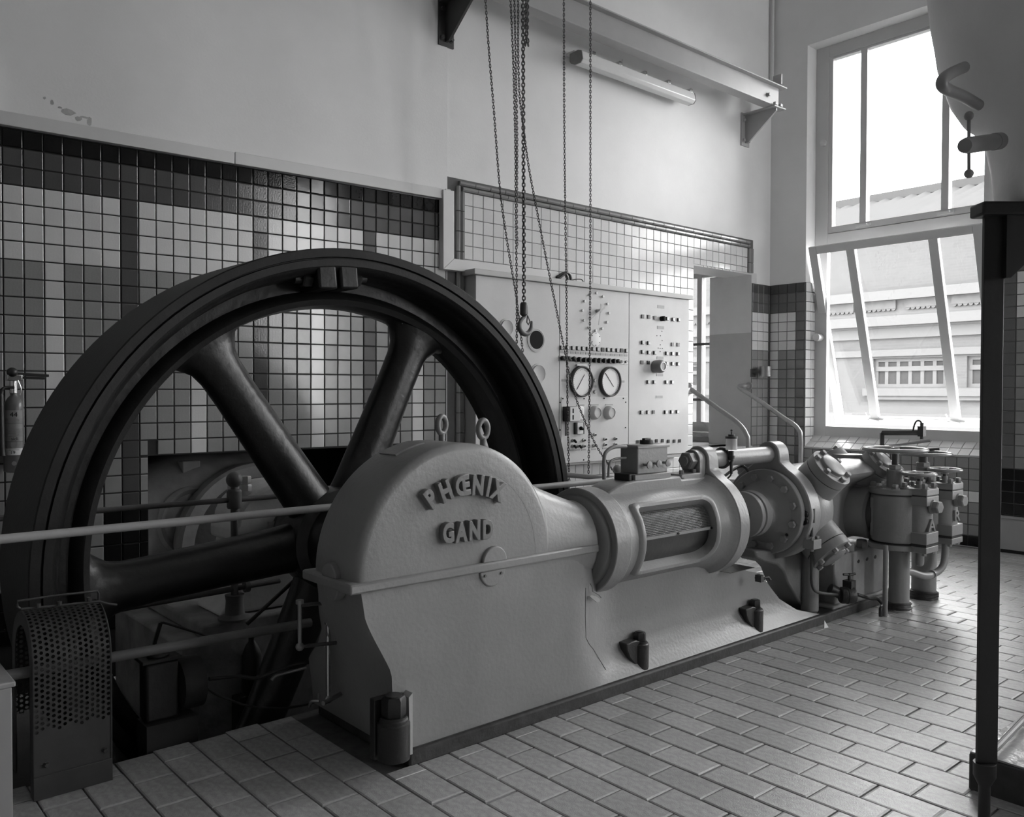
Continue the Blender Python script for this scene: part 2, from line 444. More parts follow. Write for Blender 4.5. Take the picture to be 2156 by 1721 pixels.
tiles(wb, lambda u, v: LW(u, v + u*.004, .003), LT, [t[:5] for t in cells], 289)

wbr = sroot('wall_back_right')      # tiled panel framed with border tiles
FX0, FX1 = 4.215, 8.205
zt = 3.085
mb = MB(); mb.box((FX0-.17, YB-.003, 0), (OX0, YB, zt+.1)); mb.box((OX0, YB-.003, OZ1+.015), (8.32, YB, zt+.1))
obj('grout', mb, 'grout_light', wbr, smooth=False)
cells = []
zj = 2.980
for c in range(-1, 38):
    u0 = 4.303 + c*.1085; u1 = u0 + .1085
    if c == -1: u0 = FX0
    if u0 > FX1-.02: continue
    u1 = min(u1, FX1)
    for r in range(-1, 29):
        v1 = zj - r*.1085; v0 = v1-.1085
        v1 = min(v1, zt)
        if v0 < 0: continue
        if u1 > OX0+.01:
            if u0 < OX0-.02 and v0 < OZ1: u1c = OX0
            elif v1 < OZ1+.03: continue
            else: u1c = u1; v0 = max(v0, OZ1+.01)
        else: u1c = u1
        if 4.25 < u0 < 7.05 and .95 < v1 < 2.3: continue      # behind the cabinet
        cells.append((u0, u1c, v0, v1, 'tile_right_white', c, r))
cells.sort(key=lambda t: -t[3])
tiles(wbr, lambda u, v: Vector((u, YB-.003, v)), 0, [t[:5] for t in cells], 230, gap=.005)
# border tiles: two moulded rows across the top, two columns down each side
bt = []
def border(u0, u1, v0, v1, y=YB-.003, th=.03):
    bt.append(1)
    mb = MB(); 
    if u1-u0 > v1-v0: pr = [(v0, 0), (v0, th*.6), (v0+(v1-v0)*.3, th), (v1-(v1-v0)*.25, th), (v1, th*.45), (v1, 0)]; mb.prism([(a, b) for a, b in pr], lambda a, b, w_: (w_, y-b, a), u0+.003, u1-.003)
    else: pr = [(u0, 0), (u0, th*.6), (u0+(u1-u0)*.3, th), (u1-(u1-u0)*.25, th), (u1, th*.45), (u1, 0)]; mb.prism([(a, b) for a, b in pr], lambda a, b, w_: (a, y-b, w_), v0+.003, v1-.003)
    obj('border_tile', mb, 'tile_border', wbr, smooth=False)
x = FX0-.03
while x < 8.20:
    x1 = min(x+.16, 8.23); border(x, x1, zt+.004, zt+.040); border(x-.03, min(x1, 8.24)-.03+.03*(x1 >= 8.23), zt+.047, zt+.082); x = x1
z = zt
while z > .1:
    z1 = max(z-.162, 0)
    border(FX0-.042, FX0-.004, z1, z); border(FX0-.085, FX0-.046, z1, z+.04*(z == zt)); z = z1
for (a, b) in ((8.212, 8.25), (8.254, 8.30)):
    z = zt
    while z > OZ1+.03: z1 = max(z-.162, OZ1+.01); border(a, b, z1, z); z = z1
# corner strip right of the opening
cells = []
zc = 2.705
for c in range(4):
    u1 = 8.635 - c*.1085; u0 = max(u1-.1085, OX1)
    for r in range(25):
        v1 = zc - r*.1075; v0 = max(v1-.1075, 0)
        m = 'tile_mid' if r < 3 else ('tile_right_white' if r < 7 else 'tile_grey')
        if r == 0: m = 'tile_dark'
        if u1-u0 > .02: cells.append((u0, u1, v0, v1, m))
for r in range(25): cells.append((8.637, XW-.002, max(zc-(r+1)*.1075, 0), zc-r*.1075, 'tile_dark' if r == 0 else 'tile_mid'))
mb = MB(); mb.box((OX1, YB-.003, 0), (XW, YB, zc)); obj('grout', mb, 'grout_light', wbr, smooth=False)
cells = [t for t in cells if t[3] > .9] + [t for t in cells if t[3] <= .9]
tiles(wbr, lambda u, v: Vector((u, YB-.003, v)), 0, cells, 70, rest_name='corner_tile_field')

# ---- window wall
ww = sroot('wall_right')
WY = [(3.05, 5.01), (-.15, 1.81), (-3.35, -1.39)]
WZ0, WZ1 = .865, 5.32
mb = MB(); TH = .34
mb.box((XW, -6.2, -.25), (XW+TH, 5.81, WZ0)); mb.box((XW, -6.2, WZ1), (XW+TH, 5.81, ZC))
ys = [-6.2] + [v for p in reversed(WY) for v in p] + [5.81]
for a, b in zip(ys[0::2], ys[1::2]): mb.box((XW, a, WZ0), (XW+TH, b, WZ1))
obj('plaster', mb, 'wall_plaster', ww, smooth=False)
mb = MB(); mb.box((XW-.003, 5.01, 0), (XW, YB, zc)); mb.box((XW-.003, 1.9, 0), (XW, 2.985, zc)); mb.box((XW-.003, 2.985, 0), (XW, 5.01, WZ0-.01)); mb.box((XW, 5.007, WZ0), (XW+.22, 5.01, zc))
obj('grout', mb, 'grout_light', ww, smooth=False)
cells = []
for c, (y1, y0) in enumerate(((YB, 5.447), (5.447, 5.338), (5.338, 5.229), (5.229, 5.12), (5.12, 5.012))):
    for r in range(25):
        v1 = zc-r*.1075; v0 = max(v1-.1075, 0)
        if r == 0: m = 'tile_dark'
        elif r < 3 or c == 4 or c == 0: m = 'tile_mid'
        elif r < 7: m = 'tile_right_white'
        elif c == 1: m = 'tile_right_white'
        else: m = 'tile_grey'
        if v1 < .12: m = 'tile_black'
        cells.append((-y1, -y0, v0, v1, m))
n1 = len(cells)
k = 0; y = 5.01
while y > 2.99:
    y1 = y; y0 = max(y-.1085, 2.985)
    for r in range(8):
        v1 = WZ0-.012 - r*.1075; v0 = max(v1-.1075, 0); m = 'tile_right_white' if r == 3 else ('tile_black' if r == 7 else 'tile_grey')
        cells.append((-y1, -y0, v0, v1, m))
    y = y0
for c in range(9):
    y1 = 2.985 - c*.1085; y0 = y1-.1085
    for r in range(25):
        v1 = zc-r*.1075; v0 = max(v1-.1075, 0)
        m = 'tile_mid' if (r < 1 or c == 0) else ('tile_right_white' if r < 5 else 'tile_grey')
        if v1 < .78: m = 'tile_black'
        if c > 3 : 
            if v1 < .3: continue
        cells.append((-y1, -y0, v0, v1, m))
tiles(ww, lambda u, v: Vector((XW-.003, -u, v)), -PI/2, cells, 298)
cells = [(a, b, v0, v1, 'tile_right_white') for r in range(17) for v1 in [zc-r*.1075] for v0 in [v1-.1075] for a, b in ((XW+.0, XW+.108), (XW+.108, XW+.2))]
tiles(ww, lambda u, v: Vector((u, 5.007, v)), 0, cells, 0, rest_name='reveal_tiles')
# sill: two rows of sloping tiles
sl = math.atan2(.12, .2); st = MB()
y = 5.01
while y > 3.06:
    y0 = max(y-.1085, 3.05)
    for r in range(2):
        T = Matrix.Translation((XW-.005+(.5+r)*.103, (y+y0)/2, WZ0-.004+(.5+r)*.103*math.tan(sl))) @ Matrix.Rotation(-PI/2, 4, 'Z') @ Matrix.Rotation(-(PI/2-sl), 4, 'X') @ Matrix.Diagonal((y-y0-.005, .012, .115, 1))
        o = bpy.data.objects.new('sill_tile', tile_mesh('tile_right_white')); COL.objects.link(o); o.parent = ww; o.matrix_local = T
    y = y0
mb = MB(); mb.prism([(XW-.012, WZ0-.02), (XW+.2, WZ0-.02), (XW+.2, WZ0+.112), (XW-.004, WZ0-.012)], YF, 3.05, 5.01); obj('sill_bed', mb, 'grout_light', ww, smooth=False)

# ---- unseen sides of the hall that hold the light
mb = MB(); mb.box((-4.2, -6.2, ZC), (XW+TH, 6.2, ZC+.2)); struct('ceiling', mb, 'ceiling_paint', smooth=False)
mb = MB(); mb.box((-4.2, -6.2, -.25), (-4, 6.2, ZC)); struct('wall_left', mb, 'wall_dim', smooth=False)
mb = MB(); fx = [-4.2, 7.0, 8.2, XW+TH]
for a, b in zip(fx[0::2], fx[1::2]): mb.box((a, -6.4, -.25), (b, -6.2, ZC))
for a, b in zip(fx[1::2], fx[2::2]): mb.box((a, -6.4, -.25), (b, -6.2, 1.0)); mb.box((a, -6.4, 6.0), (b, -6.2, ZC))
struct('wall_front', mb, 'wall_dim', smooth=False)
for k, (a, b) in enumerate(zip(fx[1::2], fx[2::2])):  # unseen window added to bring more light into the hall
    w_ = sroot('window_%d' % (5+k)); mb = MB()
    for q in (a, (a+b)/2-.03, b-.06): mb.box((q, -6.36, 1.0), (q+.06, -6.28, 6.0))
    for q in (1.0, 2.6, 4.3, 5.94): mb.box((a, -6.355, q), (b, -6.285, q+.06))
    obj('frame', mb, 'window_paint', w_, smooth=False)
    g = MB(); g.box((a, -6.33, 1.0), (b, -6.326, 6.0)); obj('pane', g, 'window_glass', w_, smooth=False)

# ---- niche behind the wheel
nb = sroot('trim_1')
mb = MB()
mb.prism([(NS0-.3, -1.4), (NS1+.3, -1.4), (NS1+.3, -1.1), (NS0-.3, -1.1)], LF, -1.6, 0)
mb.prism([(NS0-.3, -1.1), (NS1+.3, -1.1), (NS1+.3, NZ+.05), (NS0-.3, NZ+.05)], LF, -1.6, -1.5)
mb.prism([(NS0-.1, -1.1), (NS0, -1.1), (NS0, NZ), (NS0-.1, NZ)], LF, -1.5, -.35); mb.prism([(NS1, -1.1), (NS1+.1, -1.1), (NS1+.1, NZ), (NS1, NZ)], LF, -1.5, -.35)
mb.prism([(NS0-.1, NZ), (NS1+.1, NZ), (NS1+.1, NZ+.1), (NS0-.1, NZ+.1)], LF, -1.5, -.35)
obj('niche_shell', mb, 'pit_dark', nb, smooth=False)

# ---- stair opening in the back wall: plaster reveals, landing, window beyond
dr = sroot('door_1')
Y2 = 6.02
mb = MB(); mb.box((OX1-.004, YB-.002, OZ0), (OX1+.1, Y2, 2.15+.0)); obj('painted_dado', mb, 'plaster_dado', dr, smooth=False)
mb = MB(); mb.box((OX1-.003, YB-.002, 2.15), (OX1+.1, Y2, OZ1+.02)); mb.box((OX0-.1, YB-.001, OZ1-.003), (OX1, YB+.36, OZ1+.02))
mb.box((OX0-.02, YB+.34, OZ0), (OX0-.003, Y2, OZ1))
obj('reveal', mb, 'plaster_light', dr, smooth=False)
mb = MB(); mb.box((OX0-1.5, YB+.02, OZ0-.1), (XW+TH, 7.9, OZ0)); mb.box((OX0, YB-.03, OZ0-.06), (OX1, YB+.1, OZ0+.005)); obj('landing', mb, 'concrete', dr, smooth=False)
mb = MB(); mb.box((OX0-1.6, 7.9, 0), (XW+TH, 8.1, 4)); mb.box((OX0-1.6, YB+.35, 0), (OX0-1.5, 7.9, 4)); mb.box((OX0-1.6, YB+.3, 3.15), (XW+TH, 8.1, 3.3))
mb.box((XW, Y2-.2, -.2), (XW+TH, Y2, 3.15)); mb.box((XW, 7.25, -.2), (XW+TH, 7.9, 3.2)); mb.box((XW, Y2, -.2), (XW+TH, 7.25, .98)); mb.box((XW, Y2, 2.98), (XW+TH, 7.25, 3.2))
obj('stairwell_shell', mb, 'plaster_light', dr, smooth=False)
st_ = MB()
for k in range(5): st_.box((OX0+.02, YB-.28*(5-k)+.0, 0), (OX1-.02, YB-.02, OZ0*(k+1)/5.8))
obj('steps', st_, 'concrete', dr, smooth=False)
# fluted scar under the lintel
mb = MB()
for k in range(9):
    x = 7.42+.6*k/9; mb.prism(circ(x, OZ1+.012, random.uniform(.006, .02), 6), YF, YB-.006, YB)
obj('chipped_edge', mb, 'plaster_light', dr, smooth=False)

# ---- windows
def frame_rect(mb, x0, x1, y0, y1, z0, z1, w, wb_=None, wt=None):
    wb_ = wb_ or w; wt = wt or w
    mb.box((x0, y0, z0), (x1, y0+w, z1)); mb.box((x0, y1-w, z0), (x1, y1, z1))
    mb.box((x0, y0+w, z0), (x1, y1-w, z0+wb_)); mb.box((x0, y0+w, z1-wt), (x1, y1-w, z1))
def hall_window(name, y0, y1, detail):
    w = sroot(name)
    xf0, xf1 = XW+.19, XW+.26
    mb = MB(); frame_rect(mb, xf0, xf1, y0, y1, .975, WZ1, .15, .125, .13); mb.box((xf0, y0+.15, 3.10), (xf1, y1-.15, 3.24))
    obj('outer_frame', mb, 'window_paint', w, bevel=.004)
    for (za, zb) in ((3.245, 5.185),):
        s = MB(); frame_rect(s, xf0+.01, xf1+.02, y0+.15, y1-.15, za, zb, .045, .07, .02)
        for q in (.255, .70): 
            yc = y1-.10-(y1-y0-.27)*q+.0
            yc = y1 - (.55 if q < .5 else 1.40); s.box((xf0+.005, yc-.036, za+.05), (xf1+.02, yc+.036, zb-.02))
        o = obj('upper_sash', s, 'window_paint', w, bevel=.003)
        g = MB(); g.box((xf1, y0+.19, za+.06), (xf1+.004, y1-.19, zb-.01)); obj('pane', g, 'window_glass', w, smooth=False)
        for yc in (y1-.55, y1-1.40):
            h = MB(); h.box((xf0-.012, yc-.09, za+.02), (xf0+.01, yc+.07, za+.05)); h.cyl((xf0-.012, yc-.06, za+.035), (xf0-.03, yc-.06, za+.05), .007, 8); obj('catch', h, 'trunking_white', o)
        h = MB(); h.cyl((xf0-.03, y1-.1, 4.256), (xf0+.02, y1-.1, 4.256), .035, 16); obj('pivot', h, 'trunking_white', w)
    # tilted lower sash, hung on a centre pivot
    pv = Vector((XW+.305, 0, 2.105)); tilt = math.radians(17.9) if detail else 0
    def T(t, y, d):   # t along the sash from pivot up, d depth outward
        return (pv.x - t*math.sin(tilt) + d*math.cos(tilt), y, pv.z + t*math.cos(tilt) + d*math.sin(tilt))
    def sbox(mb, t0, t1, ya, yb, d0=-.03, d1=.03):
        mb.add([T(t0,ya,d0),T(t0,ya,d1),T(t0,yb,d1),T(t0,yb,d0),T(t1,ya,d0),T(t1,ya,d1),T(t1,yb,d1),T(t1,yb,d0)], [(0,3,2,1),(4,5,6,7),(0,1,5,4),(1,2,6,5),(2,3,7,6),(3,0,4,7)])
    hh = 1.03; ya, yb = (y0+.12, y1-.05) if detail else (y0+.155, y1-.155)
    if not detail: pv.x = XW+.23; hh = .99; pv.z = 2.1
    s = MB(); sbox(s, -hh, hh, ya, ya+.09); sbox(s, -hh, hh, yb-.09, yb); sbox(s, -hh, -hh+.085, ya+.09, yb-.09); sbox(s, hh-.085, hh, ya+.09, yb-.09)
    for yc in (y1-.52, y1-1.375): sbox(s, -hh+.085, hh-.085, yc-.045, yc+.045)
    so = obj('pivot_sash', s, 'window_paint', w, bevel=.004)
    g = MB(); sbox(g, -hh+.08, hh-.08, ya+.085, yb-.085, .012, .016); obj('pane', g, 'window_glass', so, smooth=False)
    if detail:
        for yc in (y1-.52, y1-1.375):
            h = MB(); sbox(h, -hh+.03, -hh+.065, yc-.1, yc+.07, -.05, -.03)
            h.tube([T(-hh+.05, yc-.06, -.05), T(-hh+.09, yc+.04, -.07), T(-hh+.16, yc+.06, -.08)], .009, 8); obj('catch', h, 'trunking_white', so)
        h = MB(); h.cyl((XW+.10, y1-.075, 2.09), (XW+.26, y1-.075, 2.09), .042, 18); obj('pivot', h, 'trunking_white', w)
    return w
hall_window('window_1', 3.05, 5.01, True)
hall_window('window_3', -.15, 1.81, False)
hall_window('window_4', -3.35, -1.39, False)
# stairwell window
w2 = sroot('window_2')
mb = MB(); frame_rect(mb, XW+.17, XW+.24, Y2, 7.25, .98, 2.98, .07, .12, .06); obj('outer_frame', mb, 'window_paint', w2, bevel=.004)
mb = MB(); yy = 6.567; mb.box((XW+.16, yy-.035, 1.10), (XW+.25, yy+.035, 2.94)); obj('mullion', mb, 'window_paint', w2, bevel=.004)
mb = MB(); mb.box((XW+.215, Y2+.05, 1.08), (XW+.219, 7.2, 2.95)); obj('pane', mb, 'window_glass', w2, smooth=False)
mb = MB(); mb.box((XW+.13, yy-.1, 1.045), (XW+.17, yy+.07, 1.075)); obj('catch', mb, 'trunking_white', w2)
for z in (2.080, 1.382):
    mb = MB(); mb.cyl((XW+.13, Y2-.02, z), (XW+.13, 7.3, z), .016, 12); obj('guard_bar', mb, 'rail_dull', w2)
mb = MB(); mb.box((XW-.1, Y2-.1, .93), (XW+.17, 7.3, .985)); obj('sill', mb, 'concrete', w2, smooth=False)

# ================================================================ OUTSIDE
FXX = 22.0
fb = thing('factory_building', 'brick factory across the yard with white cornice and casement windows', 'building', (FXX, 6, -1.5))
ZZ = lambda y: 0
zr = 6.569; z1 = 5.640; zc1 = 4.123; zc2 = 3.167; zc3 = 2.897
zl1 = 2.603; zl0 = 2.431; zw1 = 2.382; zw0 = 1.621; zs1 = 1.597; zs0 = 1.400; zg = 0.933
Ya, Yb = 0, 34
wins = [11.736, 9.809, 8.035]
ww_ = abs(10.735 - 8.894); step = abs(wins[1]-wins[0]); 
openings = []
c = wins[1]
openings.append((c-ww_/2, c+ww_/2, 6))
nar = 1.1
yL = wins[0] + .1; openings.append((yL-.2-.55, yL+.85, 3))
openings.append((wins[2]-1.2, wins[2]-.0+.35, 3))
openings.append((c+ww_/2+3.2, c+ww_/2+3.2+ww_, 6)); openings.append((c+ww_/2+3.8+ww_, c+ww_/2+5.4+ww_, 3))
openings = sorted([o_ for o_ in openings])
clean = []
for a, b, n_ in openings:
    if not clean or a > clean[-1][1]+.5: clean.append((a, b, n_))
openings = clean
mb = MB(); mb.box((FXX, Ya, zc2-.2), (FXX+.4, Yb, z1+.25)); 
mb.box((FXX, Ya, zw1), (FXX+.4, Yb, zc2-.2)); mb.box((FXX, Ya, zg-1.5), (FXX+.4, Yb, zw0))
ys = [Ya] + [v for o_ in openings for v in o_[:2]] + [Yb]
for a, b in zip(ys[0::2], ys[1::2]): mb.box((FXX, a, zw0), (FXX+.4, b, zw1))
obj('brick_wall', mb, 'facade_brick', fb, smooth=False)
mb = MB(); mb.box((FXX-.35, Ya, zc1-.25), (FXX, Yb, zc1)); mb.box((FXX-.12, Ya, zc2), (FXX+.01, Yb, zc1-.25)); mb.box((FXX-.28, Ya, zc2+.05), (FXX+.01, Yb, zc2+.30)); mb.box((FXX-.08, Ya, zc3), (FXX+.01, Yb, zc2)); mb.box((FXX-.06, Ya, zl0), (FXX, Yb, zl1))
obj('cornice', mb, 'facade_white', fb, smooth=False)
zo1 = 3.927; zo0 = 3.657
oy1, oy2 = 10.062, 10.950; osp = abs(10.950-9.818); ow = abs(oy2-oy1)
for k in range(-8, 12):
    a = oy1 + k*osp
    mb = MB(); mb.box((FXX-.20, a, zo0), (FXX-.125, a+ow, zo1))
    for q in range(7): mb.cyl((FXX-.19, a+ow*(q+.5)/7, zo0+.0), (FXX-.13, a+ow*(q+.5)/7, zo0+.0), ow/15.5, 8)
    obj('ornament', mb, 'ornament_relief', fb, smooth=False)
mb = MB(); mb.box((FXX-.02, Ya, zg-1.5), (FXX, Yb, zg)); obj('plinth', mb, 'facade_white', fb, smooth=False)
for a, b, n_ in openings:
    fr = MB(); frame_rect(fr, FXX+.1, FXX+.18, a, b, zw0, zw1, .09); zm = zw0+(zw1-zw0)*.64
    fr.box((FXX+.085, a+.03, zm-.06), (FXX+.175, b-.03, zm+.06))
    for q in range(1, n_): yq = a+(b-a)*q/n_; fr.box((FXX+.11, yq-.045, zw0+.03), (FXX+.17, yq+.045, zw1-.03))
    wo = obj('window', fr, 'facade_white', fb, smooth=False)
    for q in range(n_):
        for (za, zb) in ((zw0+.09, zm-.06), (zm+.06, zw1-.09)):
            p = MB(); p.box((FXX+.14, a+(b-a)*q/n_+.05, za), (FXX+.15, a+(b-a)*(q+1)/n_-.05, zb)); obj('pane', p, 'facade_pane', wo, smooth=False)
    s = MB(); s.box((FXX-.15, a-.22, zs0), (FXX+.01, b+.22, zs1)); s.box((FXX-.1, a-.12, zs0-.1), (FXX+.01, b+.12, zs0-.002)); obj('sill', s, 'facade_white', fb, smooth=False)
# corrugated roof
mb = MB(); n = 170; vs = []; 
zr2 = 7.496
for i in range(n+1):
    y = Ya + (Yb-Ya)*i/n; d = .05 if i % 2 else -.05
    vs += [(FXX-.3, y, z1+.25+d), (FXX+4.0, y, zr2+d)]
mb.add(vs, [(2*i, 2*i+2, 2*i+3, 2*i+1) for i in range(n)]); mb.box((FXX+3.7, Ya, zr2-.12), (FXX+4.1, Yb, zr2+.12)); 
obj('roof', mb, 'facade_roof', fb, smooth=False)
mb = MB(); mb.box((XW+TH, -20, -1.7), (60, 50, -1.5)); struct('trim_2', mb, 'ground', smooth=False)

# ================================================================ THE COMPRESSOR
CX, CZ, YA = 2.142, .735, 2.94          # crank centre, axis height, axis line
Y0n, Y0f = 2.772, 3.115
eng = thing('piston_compressor', 'large horizontal piston compressor in pale grey paint with domed crankcase and raised lettering', 'machine', (2.9, 2.94, 0))
# plinth
mb = MB(); mb.prism([(1.86,2.752),(6.02,2.752),(6.02,3.5),(1.86,3.5)], ZF, -.01, .062)
obj('plinth', mb, 'curb_dark', eng, bevel=.012)
# bed casting
def leftx(z):
    L_ = [(1.652,0.728),(1.662,0.676),(1.674,0.604),(1.703,0.543),(1.731,0.492),(1.763,0.434),(1.791,0.380),(1.793,0.320),(1.797,0.260),(1.815,0.166),(1.828,0.073)]
    L_ = sorted([(q[1], q[0]) for q in L_])
    if z <= L_[0][0]: return L_[0][1]
    for (a, xa), (b, xb) in zip(L_, L_[1:]):
        if a <= z <= b: return xa+(xb-xa)*(z-a)/(b-a)
    return L_[-1][1]
def lerp(t, P):
    if t <= P[0][0]: return P[0][1]
    for (a, xa), (b, xb) in zip(P, P[1:]):
        if t <= b: return xa+(xb-xa)*(t-a)/(b-a)
    return P[-1][1]
TOP = [(1.62,.735),(3.02,.735),(3.06,.60),(3.9,.56),(4.06,.50),(4.07,.452),(4.30,.452),(4.31,.42),(4.37,.405),(4.46,.385),(4.56,.30),(4.66,.20),(4.80,.115),(4.95,.075),(5.0,.064)]
xs = [1.62+.06*i for i in range(24)] + [3.06+.075*i for i in range(11)] + [3.88,3.95,4.02,4.06,4.07,4.15,4.22,4.30,4.31,4.34,4.38,4.42,4.46,4.50,4.55,4.60,4.66,4.72,4.80,4.88,4.95,5.0]
NV = 22
def nearY(x, z):
    k = min(max((x-2.80)/.36, 0), 1); k = k*k*(3-2*k)
    rec = lerp(z, [(.06, .0), (.09, .022), (.13, .050), (.2, .078), (.3, .092), (.4, .088), (.6, .07)])*k
    return Y0n + rec
def farY(z): return lerp(z, [(.06,3.48),(.28,3.46),(.45,3.26),(.62,3.13),(.8,3.115)])
rows = []
for i, x in enumerate(xs):
    top = lerp(x, TOP); ringp = []
    near = []; far = []
    for j in range(NV+1):
        z = .058 + (top-.058)*j/NV
        f = max(0, 1-(x-1.62)/.9); xx = x + (leftx(z)-1.62)*f
        near.append((xx, nearY(x, z), z)); far.append((xx, farY(z) if x < 4.4 else min(farY(z), 3.3), z))
    rows.append(near + far[::-1])
mb = MB(); mb.rings(rows)
bed = obj('bed_casting', mb, 'engine_paint', eng, bevel=.010, angle=38)
# flat black sheet stands for shade in the pocket behind the second flange
mb = MB(); mb.box((4.05, 2.785, .4525), (4.288, 3.27, .4545)); obj('pocket_shade', mb, 'black_iron', eng, smooth=False)
# paint cracks and flaking patch
mb = MB()
pl = [(2.898,0.565),(2.909,0.550),(2.914,0.527),(2.956,0.503),(2.973,0.487)]
mb.tube([(x, 2.7705, z) for x, z in pl], .0022, 5)
pl = [(2.876,0.547),(2.876,0.412),(2.883,0.309),(2.916,0.269),(2.959,0.233),(3.016,0.162),(3.043,0.117)]
mb.tube([(x, nearY(x, z)-.0005, z) for x, z in pl], .0014, 5); obj('paint_crack', mb, 'engine_paint_dark', eng)
mb = MB(); mb.prism([(2.891,0.508),(2.910,0.509),(2.936,0.500),(2.962,0.483),(2.959,0.470),(2.942,0.470),(2.917,0.488)], YF, 2.768, 2.775); obj('bare_patch', mb, 'light_paint', eng, smooth=False)

# dome (half drum)
def drum(r, y0, y1, a0, a1, rd, n=48):
    prof = [(r-rd*3, y0)] + [(r-rd+rd*math.sin(t*PI/8), y0+rd-rd*math.cos(t*PI/8)) for t in range(5)] + [(r-rd+rd*math.cos(t*PI/8), y1-rd+rd*math.sin(t*PI/8)) for t in range(5)] + [(r-rd*3, y1)]
    rs = []
    for i in range(n+1):
        a = a0+(a1-a0)*i/n; rs.append([(CX+rr*math.cos(a), y, .752+rr*math.sin(a)) for rr, y in prof])
    return rs
mb = MB(); rs = drum(.507, Y0n-.002, Y0f, 0, PI, .035); mb.rings(rs, caps=True)
mb.prism([(CX+.42*math.cos(PI*i/30), .745+.42*math.sin(PI*i/30)) for i in range(31)], YF, Y0n-.0015, Y0f-.003)
dome = obj('crankcase_dome', mb, 'engine_paint', eng, angle=30)
# filler lid on top of the dome
mb = MB(); a = math.radians(112)
for (a0, a1, y0, y1) in ((99, 116, 2.93, 3.07),):
    rs = []
    for i in range(9):
        a = math.radians(a0+(a1-a0)*i/8); rs.append([(CX+r*math.cos(a), y, .752+r*math.sin(a)) for r, y in ((.50, y0), (.513, y0+.01), (.513, y1-.01), (.50, y1))])
    mb.rings(rs)
obj('dome_lid', mb, 'engine_paint', eng)
# joint flange between bed and dome
mb = MB()
mb.box((1.598, 2.752, .713), (3.0, 3.135, .752)); obj('joint_flange', mb, 'engine_paint', eng, bevel=.008)
mb = MB(); mb.prism([(2.30+.066*math.cos(PI*i/16), .75+.066*math.sin(PI*i/16)) for i in range(17)], YF, 2.755, 2.80)
mb.prism([(2.295+.07*math.cos(-PI*i/16), .713+.07*math.sin(-PI*i/16)) for i in range(17)], YF, 2.764, 2.80)
obj('bearing_cover', mb, 'engine_paint', eng, bevel=.005); mb = MB()
mb.add(*(lambda m_: (m_.v, m_.f))(MB().prism([(2.94+.055*math.cos(PI*i/12), .75+.055*math.sin(PI*i/12)) for i in range(13)], XF, 1.61, 1.66)))
mb.add(*(lambda m_: (m_.v, m_.f))(MB().prism([(2.94+.055*math.cos(-PI*i/12), .713+.055*math.sin(-PI*i/12)) for i in range(13)], XF, 1.618, 1.66)))
obj('bearing_cover', mb, 'engine_paint', eng, bevel=.005)
mb = MB()

for dx in (-.045, .045): mb = MB(); mb.cyl((2.295+dx, 2.765, .695), (2.295+dx, 2.758, .695), .006, 8); obj('cover_screw', mb, 'engine_paint_dark', eng)
# neck between dome and guide cylinder
rs = []
for t, ry, rz in ((2.40,.168,.42),(2.50,.168,.37),(2.60,.169,.322),(2.70,.17,.275),(2.78,.172,.245),(2.86,.178,.216),(2.91,.182,.20),(2.94,.184,.196),(3.0,.184,.196)):
    rs.append([(t, YA+ry*math.cos(2*PI*j/40), .745+rz*math.sin(2*PI*j/40)) for j in range(40)])
mb = MB().rings(rs); obj('neck', mb, 'engine_paint', eng, angle=60)
mb = MB().lathe([(.19, -.05), (.205, -.045), (.225, -.03), (.232, -.012), (.232, .01)], (2.985, YA, CZ), (1,0,0), 64); obj('neck_fillet', mb, 'engine_paint_dark', eng)
# ring flanges
mb = MB().lathe([(.18, 0), (.263, 0), (.263, .108), (.20, .108)], (2.98, YA, CZ), (1,0,0), 72); obj('ring_flange', mb, 'engine_paint', eng, bevel=.005)
# guide cylinder with window
R0 = .238
def Rg(x): return lerp(x, [(3.08,.244),(3.12,R0),(3.74,R0),(3.84,.246),(3.90,.262),(3.94,.288)])
wx0, wx1 = 3.20, 3.80; wa0, wa1 = math.radians(-40), math.radians(44)
xg = [3.08,3.12,3.16,3.20]+[3.20+.05*i for i in range(1,13)]+[3.83,3.86,3.88,3.90,3.92,3.94]
na = 60; vs = []; fs = []
ang = [wa0 + (wa1-wa0)*i/18 for i in range(19)] + [wa1 + (2*PI-(wa1-wa0))*i/44 for i in range(1, 44)]
for x in xg:
    for a in ang: vs.append((x, YA-Rg(x)*math.cos(a), CZ+Rg(x)*math.sin(a)))
n = len(ang)
for i in range(len(xg)-1):
    for j in range(n):
        if wx0-.001 <= xg[i] < wx1-.001 and j < 18: continue
        fs.append((i*n+j, i*n+(j+1) % n, (i+1)*n+(j+1) % n, (i+1)*n+j))
mb = MB().add(vs, fs); obj('guide_cylinder', mb, 'engine_paint', eng, angle=50)
mb = MB().lathe([(.196, 0), (.196, .74)], (3.14, YA, CZ), (1,0,0), 48); obj('inner_sleeve', mb, 'sleeve_dark', eng)
def cylp(x, a, r): return (x, YA-r*math.cos(a), CZ+r*math.sin(a))
